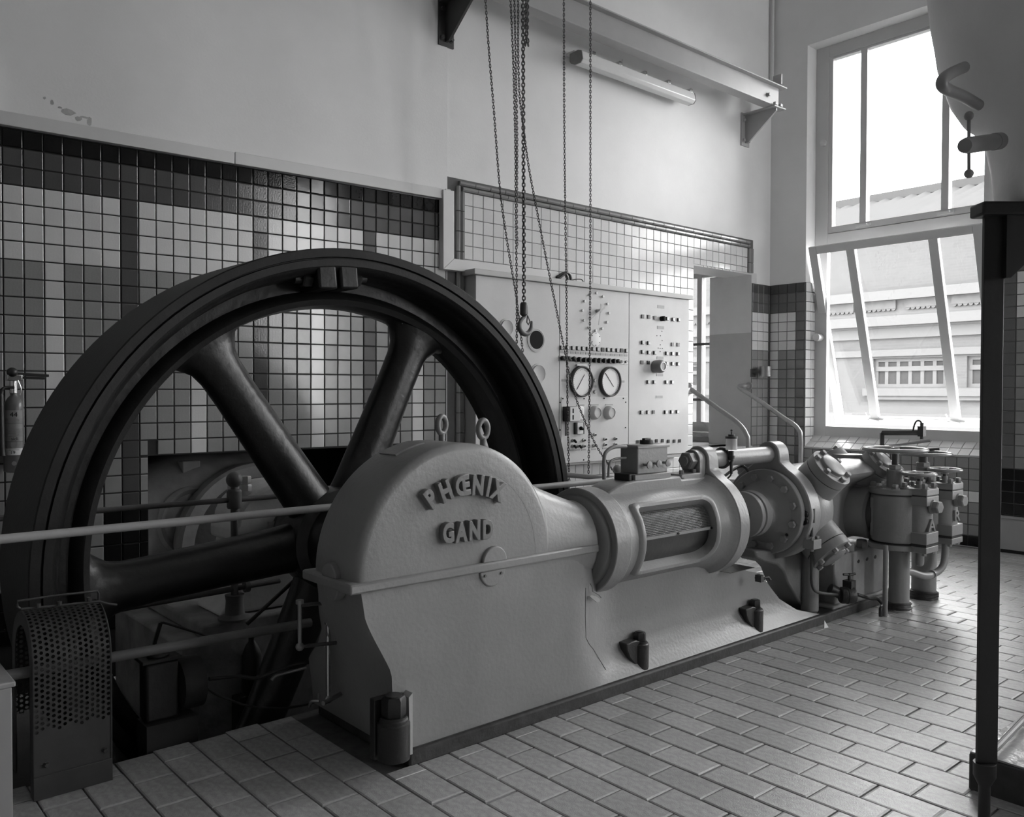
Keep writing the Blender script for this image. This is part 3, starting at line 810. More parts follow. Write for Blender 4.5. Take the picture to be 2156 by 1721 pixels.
# raised lip around the window
path = []
def arc2(cx, ca, rx, ra, t0, t1, k=6): return [(cx+rx*math.cos(t0+(t1-t0)*i/k), ca+ra*math.sin(t0+(t1-t0)*i/k)) for i in range(k+1)]
rx, ra = .06, .22
P2 = arc2(wx1-rx, wa1-ra, rx, ra, 0, PI/2) + [((wx0+wx1)/2, wa1)] + arc2(wx0+.03, wa1-.11, .03, .11, PI/2, PI) + [(wx0, .35), (wx0, 0), (wx0, -.35)] + arc2(wx0+.03, wa0+.10, .03, .10, PI, 1.5*PI) + [((wx0+wx1)/2, wa0)] + arc2(wx1-.11, wa0+.45, .11, .45, 1.5*PI, 2*PI) + [(wx1, 0)]
pp = []
for (x0, a0), (x1, a1) in zip(P2, P2[1:]+P2[:1]):
    k = max(1, int(max(abs(x1-x0)/.05, abs(a1-a0)/.12)))
    for i in range(k): pp.append((x0+(x1-x0)*i/k, a0+(a1-a0)*i/k))
n = len(pp); ins = []
cxm, cam_ = (wx0+wx1)/2, (wa0+wa1)/2
rs = []
for x, a in pp:
    dx, da = (x-cxm)/((wx1-wx0)/2), (a-cam_)/((wa1-wa0)/2)
    rs.append([cylp(x+dx*.038*1, a+da*.10, R0-.004), cylp(x+dx*.022, a+da*.07, R0+.014), cylp(x+dx*.002, a+da*.01, R0+.019), cylp(x-dx*.012, a-da*.04, R0+.010), cylp(x-dx*.014, a-da*.05, R0-.045)])
mb = MB().rings(rs, closed=True); obj('window_lip', mb, 'engine_paint', eng, angle=50)
# wire mesh screen with bar
mb = MB()
sx0, sx1, sa0, sa1 = 3.215, 3.79, math.radians(3), math.radians(43)
nu, nv = 56, 17
for i in range(nu+1):
    x = sx0+(sx1-sx0)*i/nu; mb.tube([cylp(x, sa0+(sa1-sa0)*k/5, .207) for k in range(6)], .0012, 4)
for j in range(nv+1):
    a = sa0+(sa1-sa0)*j/nv; mb.tube([cylp(sx0, a, .207), cylp(sx1, a, .207)], .0012, 4)
sc = obj('mesh_screen', mb, 'grey_metal', eng)
mb = MB(); mb.prism([(q[1], q[2]) for q in (cylp(0, math.radians(.5), .204), cylp(0, math.radians(.5), .214), cylp(0, math.radians(4.5), .214), cylp(0, math.radians(4.5), .204))], XF, sx0-.01, sx1+.008); obj('screen_bar', mb, 'engine_paint', sc, smooth=False)
for x in (3.225, 3.50, 3.782):
    mb = MB(); mb.cyl(cylp(x, math.radians(2.5), .214), cylp(x, math.radians(2.5), .220), .006, 8); obj('rivet', mb, 'black_iron', sc)
# top pad
mb = MB(); mb.prism([(3.09,.93),(3.13,.975),(3.20,1.0),(3.26,1.012),(3.33,1.018),(3.70,1.018),(3.71,1.000),(3.95,1.000),(3.95,.93)], YF, 2.865, 3.03); obj('top_pad', mb, 'engine_paint', eng, bevel=.012)
# second ring flange with lug, in outline
def lug_outline(R, lr, lz, off=0, foot=False, neck=.09):
    pts = []
    a1 = math.asin(min(.99, (neck+.055)/R))
    for i in range(61):
        a = PI/2 - a1 - (2*PI-2*a1)*i/60; pts.append((YA+R*math.cos(a), CZ+R*math.sin(a)))
    pts.append((YA-neck, CZ+R*math.cos(a1)+.045)); 
    for i in range(13):
        a = PI - PI*i/12; pts.append((YA+lr*math.cos(a), lz+lr*math.sin(a)))
    pts.append((YA+neck, CZ+R*math.cos(a1)+.045))
    return pts[::-1]
TZ = 1.088
mb = MB(); mb.prism(lug_outline(.292, .080, TZ, neck=.085), XF, 3.94, 4.035); obj('lug_flange', mb, 'engine_paint', eng, bevel=.008)
mb = MB(); mb.prism([(YA+.062*math.cos(a), TZ+.062*math.sin(a)) for a in [PI*i/10 for i in range(11)]] + [(YA-.062, .998), (YA+.062, .998)], XF, 3.885, 3.94); mb.box((3.72, 2.875, .985), (3.90, 3.0, 1.024)); obj('lug_bracket', mb, 'engine_paint', eng, bevel=.004)
obj('pad_bolt', MB().bolt((3.735, 2.89, 1.0), (0,0,1), .014, .04), 'engine_paint_dark', eng)
mb = MB().bolt((3.86, 2.90, 1.02), (0,0,1), .014, .02); obj('pad_bolt', mb, 'engine_paint_dark', eng)
tr = MB().cyl((4.03, YA, TZ), (4.68, YA, TZ), .050, 28); tro = obj('tie_rod', tr, 'engine_paint', eng)
mb = MB().hexa((3.885, YA, TZ), (-1,0,0), .052, .055).cyl((3.84, YA, TZ), (3.815, YA, TZ), .028, 18); obj('tie_nut', mb, 'engine_paint_dark', tro, smooth=True)
# cylinder with cover disc
mb = MB().lathe([(.10, 0), (.262, 0), (.262, .045)], (4.615, YA, CZ), (1,0,0), 72); cov = obj('cover_disc', mb, 'cylinder_paint', eng, bevel=.006)
mb = MB().lathe([(.10, -.115), (.104, -.08), (.112, -.055), (.13, -.03), (.165, -.012), (.20, .004)], (4.615, YA, CZ), (1,0,0), 56); obj('cover_hub', mb, 'cylinder_paint', cov)
mb = MB().lathe([(.08, -.22), (.138, -.22), (.138, -.185), (.128, -.185), (.128, -.17), (.14, -.17), (.14, -.115), (.10, -.115)], (4.615, YA, CZ), (1,0,0), 56); obj('gland_ring', mb, 'cylinder_paint', eng, bevel=.003)
mb = MB().cyl((3.9, YA, CZ), (4.5, YA, CZ), .055, 24); obj('piston_rod', mb, 'chrome', eng)
for k in range(12):
    a = math.radians(15+30*k); c = (4.615, YA+.213*math.cos(a), CZ+.213*math.sin(a)); mb = MB().hexa(c, (-1,0,0), .023, .022); obj('cover_bolt', mb, 'cylinder_paint', cov)
mb = MB().cyl((4.612, YA-.165, CZ-.125), (4.6145, YA-.165, CZ-.125), .010, 12); obj('cover_hole', mb, 'black_iron', cov)
# rear lug flange with foot
out_ = lug_outline(.298, .080, TZ, neck=.085)
mb = MB(); mb.prism(out_, XF, 4.66, 4.775); obj('lug_flange', mb, 'cylinder_paint', eng, bevel=.008)
def footY(z): return lerp(z, [(.06,2.80),(.35,2.80),(.42,2.78),(.5,2.72),(.56,2.70)])
ft = [(2.74,.60),(2.80,.50),(2.87,.42),(2.87,.06),(3.08,.06),(3.08,.42),(3.12,.50),(3.14,.60)]
fcx = 5.018
mb = MB(); mb.cyl((fcx, 2.85, .06), (fcx, 2.85, .50), .055, 24); obj('cylinder_foot', mb, 'valve_paint', eng, bevel=.015)
mb = MB(); mb.prism([(4.439,0.520),(4.460,0.472),(4.542,0.438),(4.690,0.401),(4.756,0.354),(4.818,0.258),(4.921,0.151),(5.044,0.042),(5.175,0.020),(5.167,0.432)], YF, 2.88, 3.05); obj('foot_web_shaded', mb, 'engine_paint_dark', eng, bevel=.012)  # darker paint stands in for shade on this set-back web
rs = []
for i in range(33):
    x = 4.77 + 1.55*i/32
    R_ = lerp(x, [(4.77,.245),(4.82,.265),(5.0,.275),(5.9,.28),(6.1,.272),(6.2,.25),(6.27,.20),(6.32,.10)])
    wl = lerp(x, [(4.92, 1), (5.02, .9), (5.26, .12), (6.3, .12)])
    ring_ = []
    for j in range(64):
        a = 2*PI*j/64; cy, sz = math.cos(a), math.sin(a)
        k = 1.
        if cy < 0:      # near side is waisted where the outlet branches off
            t = min(max((sz-.30)/.45, 0), 1); t = t*t*(3-2*t); k = wl + (1-wl)*t
            if x > 5.1: k = max(k*.95, .10)
        ring_.append((x, YA+R_*cy*k, CZ+R_*sz))
    rs.append(ring_)
mb = MB().rings(rs); obj('cylinder_barrel', mb, 'cylinder_paint', eng, angle=50)
# valve ports at 45 degrees
def port(xc, sy, sz, R=.137, L0=.16, L1=.388, cap=True, nb=6, dy=0, dz=0):
    ax = Vector((0, sy, sz)).normalized(); o = Vector((xc, YA+dy, CZ+dz))
    mb = MB().lathe([(R*.97, L0), (R, L0+.05), (R, L1-.062)], o, ax, 40)
    p = obj('valve_port', mb, 'cylinder_paint', eng, angle=50)
    mb = MB().lathe([(R, L1-.058), (R, L1), (R*.62, L1), (R*.60, L1+.004)], o, ax, 40); mb.lathe([(R*.60, L1), (R*.60, L1+.022), (R*.55, L1+.026)], o, ax, 36)
    obj('port_cover', mb, 'valve_paint' if sz < 0 else 'cylinder_paint', p, bevel=.003)
    u, v = basis(ax)
    for k in range(nb):
        a = 2*PI*k/nb+.3; b = MB().hexa(o+ax*L1+(u*math.cos(a)+v*math.sin(a))*R*.82, ax, .019, .024); obj('port_bolt', b, 'cylinder_paint', p, smooth=False)
port(4.94, -1, 1); port(5.81, -1, 1, R=.118, L0=.10, L1=.305, dy=.04, dz=.05); port(4.94, 1, 1); port(5.81, 1, 1, R=.118, L0=.10, L1=.30, dz=.05); port(4.96, -1, -1)
# side neck toward the valve chest
mb = MB().lathe([(.178, -.12), (.178, .205)], (5.73, 3.025, .642), (0,-1,0), 56)
nk = obj('outlet_neck', mb, 'valve_paint', eng, angle=40)
mb = MB().lathe([(.15, .207), (.182, .207), (.185, .252), (.15, .254)], (5.73, 3.025, .642), (0,-1,0), 56)
nk = obj('neck_flange', mb, 'valve_paint', eng, angle=40)
mb = MB().cyl((5.73, 2.90, .815), (5.73, 2.90, .826), .045, 16).hexa((5.73, 2.90, .826), (0,0,1), .026, .028); obj('neck_plug', mb, 'valve_paint', nk)
mb = MB().cyl((5.3, 2.94, 1.01), (5.3, 2.94, 1.035), .03, 16).hexa((5.3, 2.94, 1.03), (0,0,1), .02, .015); mb.cyl((4.72, 2.90, 1.02), (4.72, 2.90, 1.045), .03, 16); obj('oil_plug', mb, 'cylinder_paint', eng)
mb = MB().cyl((5.78, 3.0, .99), (5.78, 3.0, 1.035), .10, 28); obj('top_cover', mb, 'cylinder_paint', eng, bevel=.004)

# pedestal box with nuts, at the foot of the cylinder
ped = MB(); ped.prism([(5.22,2.79),(5.92,2.79),(5.96,2.86),(5.96,3.2),(5.22,3.2)], ZF, .062, .40); ped.prism([(5.17,2.768),(5.99,2.765),(5.99,3.2),(5.17,3.2)], ZF, .055, .085)
po = obj('foot_block', ped, 'pedestal_paint', eng, bevel=.012)
for k, x in enumerate((5.309, 5.488, 5.674, 5.855)):
    mb = MB().hexa((x, 2.835, .40), (0,0,1), .040, .055); obj('foot_nut', mb, 'valve_paint', po, smooth=False)
mb = MB()
for x in (5.52, 5.64, 5.76): mb.prism([(x,.325),(x+.012,.315),(x+.03,.32),(x+.034,.335),(x+.018,.34)], YF, 2.787, 2.80)
obj('bracket_slot', mb, 'black_iron', po, smooth=False)

# valve chests
def chest(x, dy, letter, wheel_r, ped_z):
    t = obj('valve_chest', MB().lathe([(.115, 0), (.16, 0), (.165, .02), (.165, .30), (.16, .32), (.115, .32)], (x, 2.62+dy, .47), (0,0,1), 44).box((x-.13, 2.62+dy, .50), (x+.13, 2.745+dy, .77)), 'valve_paint', eng, bevel=.008)
    # flanges of the large valve
    mb = MB().lathe([(.10, 0), (.172, 0), (.172, .038), (.10, .038)], (x, 2.625+dy, .795), (0,0,1), 44); obj('valve_flange', mb, 'valve_paint', t, bevel=.004)
    mb = MB().lathe([(.10, 0), (.172, 0), (.172, .035), (.10, .035)], (x, 2.625+dy, .425), (0,0,1), 44); obj('valve_flange', mb, 'valve_paint', t, bevel=.004)
    mb = MB().lathe([(.12, 0), (.168, 0), (.168, .007), (.12, .007)], (x, 2.625+dy, .461), (0,0,1), 44); mb.lathe([(.12, 0), (.168, 0), (.168, .006), (.12, .006)], (x, 2.625+dy, .789), (0,0,1), 44); obj('gasket', mb, 'black_iron', t)
    # neck flange behind
    mb = MB().lathe([(.12, 0), (.14, 0), (.14, .05), (.12, .05)], (x, 2.735+dy, .642), (0,1,0), 44); obj('rear_collar', mb, 'dark_metal', t, bevel=.004)
    # small relief valve in front
    y2 = 2.475+dy
    mb = MB().lathe([(.07, 0), (.085, 0), (.085, .30), (.07, .30)], (x, y2, .50), (0,0,1), 32).box((x-.07, y2, .52), (x+.07, y2+.12, .80)); obj('relief_body', mb, 'valve_paint', t, bevel=.005)
    for z0_, z1_ in ((.80, .842), (.733, .792), (.48, .555), (.422, .462)):
        mb = MB().box((x-.092, y2-.092, z0_), (x+.092, y2+.09, z1_)); obj('relief_flange', mb, 'valve_paint', t, bevel=.004)
    mb = MB().box((x-.089, y2-.089, .793), (x+.089, y2+.08, .799)); mb.box((x-.089, y2-.089, .463), (x+.089, y2+.08, .479)); obj('gasket', mb, 'black_iron', t, smooth=False)
    for i in (-1, 1):
        for j in (-1, 1):
            b = MB().bolt((x+.066*i, y2+.066*j, .842), (0,0,1), .019, .030); obj('flange_bolt', b, 'valve_paint', t)
            b = MB().hexa((x+.066*i, y2+.066*j, .422), (0,0,-1), .017, .018); obj('flange_bolt', b, 'valve_paint', t)
    for k in range(8):
        a = 2*PI*(k+.5)/8; 
        if k in (5, 6) : continue
        b = MB().bolt((x+.145*math.cos(a), 2.625+dy+.145*math.sin(a), .833), (0,0,1), .020, .028); obj('flange_bolt', b, 'valve_paint', t)
    # plug on the end face
    b = MB().lathe([(.05, 0), (.045, .02), (.02, .022)], (x, y2-.083, .725), (0,-1,0), 20).hexa((x-.002, y2-.10, .725), (-.15,-1,0), .042, .045); obj('hex_plug', b, 'valve_paint', t)
    return t, y2
def handwheel(parent, c, R, r, spokes, stem_z, stem_r, m='wheel_paint', k=5):
    mb = MB().lathe([(R+r*math.cos(2*PI*q/12), r*.8*math.sin(2*PI*q/12)) for q in range(12)], c, (0,0,1), 48, closed=True, caps=False)
    hw = obj('handwheel', mb, m, parent)
    mb.v = []; mb = MB()
    for q in range(k):
        a = 2*PI*q/k+.5; mb.tube([(c[0]+.02*math.cos(a), c[1]+.02*math.sin(a), c[2]-.012), (c[0]+R*.6*math.cos(a), c[1]+R*.6*math.sin(a), c[2]-.01), (c[0]+R*math.cos(a), c[1]+R*math.sin(a), c[2])], r*.6, 8)
    mb.cyl((c[0], c[1], c[2]-.03), (c[0], c[1], c[2]+.012), .028, 16)
    # spokes live in one part with the hub
    o2 = obj('handwheel_hub', mb, m, parent)
    mb = MB().cyl((c[0], c[1], stem_z), (c[0], c[1], c[2]+.012), stem_r, 16); obj('valve_stem', mb, 'dark_metal', parent)
    return hw
tA, yA = chest(5.73, 0, 'A', .2, 0)
handwheel(tA, (5.73, 2.636, 1.088), .192, .017, 5, .93, .021, 'wheel_paint')
mb = MB().lathe([(.052, 0), (.052, .118), (.048, .122)], (5.73, 2.636, .833), (0,0,1), 28).hexa((5.73, 2.636, .955), (0,0,1), .042, .03); obj('valve_bonnet', mb, 'valve_paint', tA)
handwheel(tA, (5.73, yA, .934), .098, .014, 5, .842, .012)
mb = MB().lathe([(.03, 0), (.03, .02), (.02, .022), (.02, .045)], (5.73, yA, .842), (0,0,1), 16); obj('valve_bonnet', mb, 'valve_paint', tA)
tB, yB = chest(6.22, .035, 'R', .2, 0)
handwheel(tB, (6.22, 2.66, 1.038), .175, .016, 5, .9, .03, 'wheel_paint')
mb = MB().lathe([(.085, 0), (.085, .055), (.07, .07), (.05, .075), (.05, .10), (.04, .11)], (6.22, 2.66, .84), (0,0,1), 28).hexa((6.22, 2.66, .945), (0,0,1), .05, .03); obj('valve_bonnet', mb, 'valve_paint', tB)
handwheel(tB, (6.22, yB, .932), .102, .014, 5, .842, .012)
mb = MB().lathe([(.03, 0), (.03, .02), (.02, .022), (.02, .045)], (6.22, yB, .842), (0,0,1), 16); obj('valve_bonnet', mb, 'valve_paint', tB)
place_text('letter', 'A', .115, .012, 'valve_paint', tA, (5.715, yA-.089, .60), (.985,-.17,0), (0,0,1), .002)
place_text('letter', 'R', .105, .012, 'valve_paint', tB, (6.205, yB-.089, .615), (.985,-.17,0), (0,0,1), .002)
# pipes under the chests
mb = MB().lathe([(.085, 0), (.078, .012), (.066, .02), (.066, .43)], (5.73, 2.60, 0), (0,0,1), 32); obj('riser_pipe', mb, 'valve_paint', eng)
mb = MB().lathe([(.082, 0), (.082, .43)], (6.22, 2.645, 0), (0,0,1), 32); obj('riser_pipe', mb, 'valve_paint', eng)
for cx_, cy_, r_ in ((5.73, 2.60, .075), (6.22, 2.645, .092)):
    mb = MB()
    for k in range(3): mb.lathe([(r_+.006*math.cos(2*PI*q/8)+random.uniform(0,.004), .007*math.sin(2*PI*q/8)) for q in range(8)], (cx_+random.uniform(-.004,.004), cy_, .010+.018*k), (random.uniform(-.12,.12),random.uniform(-.12,.12),1), 24, closed=True, caps=False)
    mb.lathe([(r_*.9, 0), (r_+.004, .0), (r_, .05), (r_*.9, .06)], (cx_, cy_, -.003), (0,0,1), 24); obj('pipe_wrap', mb, 'curb_dark', eng)
mb = MB().tube(smooth_path([(6.193, 2.490, 0.431), (6.196, 2.490, 0.347), (6.159, 2.490, 0.261), (6.076, 2.510, 0.216), (5.926, 2.520, 0.219), (5.78, 2.55, .262), (5.74, 2.56, .258)], 5), .024, 16); mb.lathe([(.028, 0), (.028, .012)], (6.030, 2.510, 0.216), (1,0,0), 16); obj('bypass_pipe', mb, 'valve_paint', eng)
mb = MB().lathe([(.028, 0), (.028, .075), (.024, .095), (.012, .105), (0, .107)], (5.73, yA-.01, .425), (0,0,-1), 20); obj('drip_cap', mb, 'valve_paint', eng)
mb = MB().cyl((5.505, 2.588, 0), (5.505, 2.588, .47), .016, 14); obj('thin_pipe', mb, 'valve_paint', eng)
# float trap and its pipework
tp = obj('steam_trap', MB().lathe([(.03, 0), (.048, .006), (.054, .016), (.054, .045), (.057, .046), (.057, .054), (.054, .055), (.054, .09), (.048, .10), (.03, .108)], (5.179, 2.735, 0.162), (.78,-.62,0), 28), 'black_iron', eng)
tv = Vector((5.241, 2.700, 0.227))
mb = MB().box((tv.x-.03, tv.y-.03, tv.z-.03), (tv.x+.03, tv.y+.03, tv.z+.03)).cyl(tv, tv+Vector((0,0,.075)), .010, 10); mb.tube([tv+Vector((-.04,.02,.07)), tv+Vector((0,0,.065)), tv+Vector((.04,-.02,.07))], .008, 8); obj('trap_valve', mb, 'black_iron', tp)
tv = Vector((5.195, 2.740, 0.171)); mb = MB().cyl(tv+Vector((-.05,.04,.03)), tv, .035, 14); obj('trap_inlet', mb, 'black_iron', tp)
mb = MB().tube(smooth_path([(4.824, 2.730, 0.495), (4.826, 2.730, 0.377), (4.828, 2.730, 0.303), (4.904, 2.750, 0.232), (4.996, 2.740, 0.202), (5.185, 2.735, 0.164)], 5), .010, 12); obj('drain_pipe', mb, 'dark_metal', eng)
mb = MB().tube(smooth_path([(5.429, 2.740, 0.128), (5.513, 2.700, 0.097), (5.551, 2.660, 0.092), (5.536, 2.620, 0.061), (5.48, 2.605, .05), (5.48, 2.605, .0)], 5), .012, 12); obj('drain_pipe', mb, 'dark_metal', eng)
# indicator cock on the cylinder flange
ic = (4.697, 2.660, 0.721)
mb = MB().cyl((ic[0], ic[1], ic[2]-.03), (ic[0], ic[1], ic[2]+.055), .020, 14).cyl((ic[0], ic[1], ic[2]+.055), (ic[0], ic[1], ic[2]+.085), .010, 10).cyl((ic[0], ic[1], ic[2]-.13), (ic[0], ic[1], ic[2]-.03), .010, 10)
co = obj('indicator_cock', mb, 'dark_metal', eng)
mb = MB()
for dz in (.022, -.022): mb.cyl((ic[0]-.045, ic[1]+.02, ic[2]+dz), (ic[0]+.0, ic[1]+.01, ic[2]+dz), .020, 12)
mb.box((ic[0]-.055, ic[1]+.02, ic[2]-.045), (ic[0]-.02, ic[1]+.035, ic[2]+.045)); obj('cock_lugs', mb, 'black_iron', co)
mb = MB().box((ic[0]-.045, ic[1]-.04, ic[2]-.185), (ic[0]+.045, ic[1]+.03, ic[2]-.13)); 
for i in (-1, 1): mb.hexa((ic[0]+.03*i, ic[1]-.02, ic[2]-.13), (0,0,1), .014, .018)
mb.hexa((ic[0], ic[1], ic[2]-.185), (0,0,-1), .016, .02); obj('cock_flange', mb, 'valve_paint', co, bevel=.004)
# small drain cock on the bed shoulder
dc = (4.320, 2.760, 0.394)
mb = MB().cyl((dc[0]-.03, dc[1]+.02, dc[2]), (dc[0]+.02, dc[1]-.01, dc[2]-.004), .010, 10).box((dc[0]-.035, dc[1]-.02, dc[2]-.02), (dc[0]-.005, dc[1]+.02, dc[2]+.02)); mb.tube([(dc[0]+.02, dc[1]-.01, dc[2]), (dc[0]+.045, dc[1]-.02, dc[2]), (dc[0]+.055, dc[1]-.025, dc[2]-.018)], .007, 8); obj('drain_cock', mb, 'dark_metal', eng)

# foundation lugs
def lug(px, front):
    p = obj('anchor_lug', MB().prism([(px-.19,.255),(px-.10,.262),(px+.03,.262),(px+.06,.255),(px+.065,.10),(px+.03,.085),(px-.06,.10),(px-.13,.15),(px-.175,.21)], YF, 2.775-.075, 2.84), 'black_iron', eng, bevel=.008)
    mb = MB().cyl((px+.01, 2.735, .085), (px+.01, 2.735, .235), .056, 22).cyl((px+.01, 2.735, .235), (px+.01, 2.735, .245), .050, 22).hexa((px+.01, 2.735, .245), (0,0,1), .043, .07); mb.cyl((px+.01, 2.735, .31), (px+.01, 2.735, .318), .026, 14); obj('anchor_nut', mb, 'black_iron', p)
def small_lug(px):
    z0_, z1_ = .080, .20
    p = obj('anchor_lug', MB().prism([(px-.125,z1_+.015),(px-.05,z1_+.02),(px+.015,z1_-.002),(px+.015,z0_+.005),(px-.0,z0_),(px-.06,z0_+.02),(px-.10,z0_+.06),(px-.12,z0_+.10)], YF, 2.800, 2.92), 'black_iron', eng, bevel=.006)
    mb = MB().lathe([(.047, -.015), (.048, .110), (.043, .117)], (px, 2.822, z0_), (0,0,1), 22).cyl((px, 2.822, z1_-.008), (px, 2.822, z1_+.004), .036, 18).hexa((px, 2.822, z1_+.002), (0,0,1), .034, .046).cyl((px, 2.822, z1_+.046), (px, 2.822, z1_+.052), .018, 14); obj('anchor_nut', mb, 'black_iron', p)
small_lug(3.315); small_lug(4.353)
# corner bolt at the near end of the bed
cx0 = 1.769
p = obj('anchor_lug', MB().prism([(cx0-.06,2.765),(cx0+.075,2.765),(cx0+.075,2.80),(cx0-.06,2.80)], ZF, .062, .295), 'black_iron', eng, bevel=.004)
mb = MB().lathe([(.062, 0), (.062, .135), (.055, .14), (.055, .15), (.050, .155), (.050, .163)], (cx0-.005, 2.715, .075), (0,0,1), 26).hexa((cx0-.005, 2.715, .238), (0,0,1), .047, .075).cyl((cx0-.005, 2.715, .31), (cx0-.005, 2.715, .318), .032, 16); obj('anchor_nut', mb, 'black_iron', p)
mb = MB().prism([(cx0+.076,.06),(cx0+.088,.06),(cx0+.088,.30),(cx0+.070,.285)], YF, 2.725, 2.80); obj('lug_cheek_lit', mb, 'light_paint', p, smooth=False)  # pale cheek paints in the lit right side of the lug

# lettering cast on the dome
def letters(items, size, off):
    for ch, (x, z), rot in items:
        a = math.radians(rot)
        place_text('letter', ch, size, .030, 'letter_paint', eng, (x, Y0n-.012, z), (math.cos(a),0,math.sin(a)), (-math.sin(a),0,math.cos(a)), .003, off, sx=.74)
L1 = [(1.960,1.043),(2.032,1.068),(2.116,1.082),(2.196,1.079),(2.253,1.069),(2.303,1.049)]
letters(list(zip('PHŒNIX', L1, (38, 22, 9, -5, -14, -24))), .108, .0035)
L2 = [(2.044,0.896),(2.110,0.893),(2.179,0.893),(2.249,0.890)]
letters(list(zip('GAND', L2, (2, 0, 0, -1))), .105, .0035)
# eyebolts
for (px, py, yy_) in ((930, 932, 3.06), (1017, 932, 2.83)):
    b = Vector((2.241 if px == 930 else 2.292, yy_, 0)); zt_ = .752 + math.sqrt(max(0, .507**2-(b.x-CX)**2))
    R = .033; r = .0125
    mb = MB().lathe([(.026, 0), (.024, .01), (.014, .016), (.014, .05)], (b.x, b.y, zt_-.012), (0,0,1), 18)
    ax_ = (.25, -1, 0) if px == 930 else (.1, -1, 0)
    u, v = basis(Vector(ax_)); c = Vector((b.x, b.y, zt_+.075))
    mb.tube([c + u*math.cos(2*PI*k/28)*R*.85 + v*math.sin(2*PI*k/28)*R*1.15 for k in range(28)], r, 12, closed=True); obj('eyebolt', mb, 'engine_paint_dark', eng)
# lubricator
lb = obj('lubricator_box', MB().box((3.36, 2.88, 1.045), (3.605, 3.0, 1.197)), 'engine_paint', eng, bevel=.006)
mb = MB().box((3.352, 2.872, 1.180), (3.613, 3.008, 1.192)); obj('lubricator_lid', mb, 'engine_paint', lb, bevel=.002)
mb = MB().box((3.30, 2.885, 1.008), (3.39, 2.99, 1.052)); obj('lubricator_drive', mb, 'black_iron', lb, bevel=.006)
mb = MB().box((3.33, 2.87, 1.016), (3.62, 3.01, 1.045)); obj('lubricator_base', mb, 'engine_paint', lb, bevel=.003)
mb = MB().cyl((3.50, 2.94, 1.197), (3.50, 2.94, 1.218), .036, 22); mb.box((3.475, 2.93, 1.218), (3.525, 2.95, 1.228)); obj('filler_cap', mb, 'black_iron', lb, bevel=.002)
for x, z in [(3.425,1.094),(3.502,1.097),(3.577,1.098)]:
    mb = MB().cyl((x-.012, 2.885, z), (x-.012, 2.85, z), .007, 10).lathe([(.006, 0), (.020, .002), (.020, .008), (.006, .010)], (x-.012, 2.85, z), (0,-1,0), 20); obj('feed_knob', mb, 'engine_paint', lb)
mb = MB().tube(smooth_path([(3.326, 2.930, 1.189), (3.242, 2.930, 1.192), (3.185, 2.930, 1.175), (3.161, 2.930, 1.138), (3.161, 2.930, 1.030)], 5), .010, 10); obj('oil_pipe', mb, 'engine_paint_dark', eng)
mb = MB().tube(smooth_path([(3.326, 2.930, 1.132), (3.253, 2.930, 1.131), (3.210, 2.930, 1.119), (3.196, 2.930, 1.088), (3.193, 2.930, 1.040)], 5), .006, 8); obj('oil_pipe', mb, 'engine_paint_dark', eng)
# sight-feed oiler on the tie rod
ox, oy = 4.180, 2.875
oz = lambda y_: 1.47 + (829.5-y_)*(1.270-0.995)/100
mb = MB().tube([(4.18, YA+.056*math.cos(q), TZ+.056*math.sin(q)) for q in [2*PI*k/24 for k in range(24)]], .008, 8, closed=True).tube([(4.18, 2.885, TZ-.01), (ox-.02, oy, oz(972)), (ox, oy, oz(972))], .008, 8); obj('pipe_clamp', mb, 'dark_metal', tro)
ol = obj('sight_oiler', MB().cyl((ox, oy, oz(1000)), (ox, oy, oz(972)), .009, 10).cyl((ox, oy, oz(974)), (ox, oy, oz(952)), .014, 12).cyl((ox, oy, oz(968)), (ox, oy, oz(962)), .020, 12), 'black_iron', eng)
mb = MB().lathe([(.033, 0), (.033, .003), (.033, oz(926)-oz(950)), (.030, oz(926)-oz(950))], (ox, oy, oz(950)), (0,0,1), 24, caps=True); obj('oiler_glass', mb, 'oiler_glass', ol)
mb = MB().cyl((ox, oy, oz(926)), (ox, oy, oz(921)), .036, 20).cyl((ox, oy, oz(921)), (ox, oy, oz(917)), .02, 14).cyl((ox, oy, oz(950)), (ox, oy, oz(912)), .004, 8).sphere((ox, oy, oz(909)), .007, 10); obj('oiler_cap', mb, 'dark_metal', ol)
mb = MB().tube(smooth_path([(ox, oy, oz(1000)), (ox, oy+.01, oz(1006)), (ox-.02, oy+.03, oz(1016))], 4), .005, 8); obj('oiler_tube', mb, 'black_iron', ol)
mb = MB().tube(smooth_path([(4.338, 3.050, 0.951), (4.436, 3.050, 0.989), (4.527, 3.050, 1.013), (4.533, 3.020, 1.009), (4.544, 3.000, 0.983)], 5), .009, 10); obj('oil_hose', mb, 'black_iron', eng)
# taps on the end of the bed
def tap(pxs, Xp, nm):
    pass
gx = 1.70
p0 = (1.760, 3.178, 0.501); p1 = (1.760, 3.179, 0.178)
mb = MB().cyl((p1[0]-.02, p1[1], p1[2]), (p1[0]-.02, p1[1], p0[2]), .009, 12); mb.cyl((p1[0]-.02, p1[1], p0[2]-.005), (p1[0]-.02, p1[1], p0[2]+.012), .015, 12); g_ = obj('level_gauge', mb, 'chrome', eng)
mb = MB().cyl((p1[0]-.06, p1[1]-.03, p1[2]), (p1[0]+.05, p1[1]+.02, p1[2]), .010, 10).sphere((p1[0]-.02, p1[1], p1[2]), .018, 12).tube(smooth_path([(p1[0]-.06, p1[1]+.00, p1[2]), (p1[0]-.08, p1[1]+.03, p1[2]-.005), (p1[0]-.085, p1[1]+.045, p1[2]-.03)], 4), .007, 8); mb.cyl((p1[0]-.055, p1[1]+.02, p1[2]), (p1[0]-.055, p1[1]+.02, p1[2]+.03), .005, 8); obj('gauge_cock', mb, 'brass', g_)
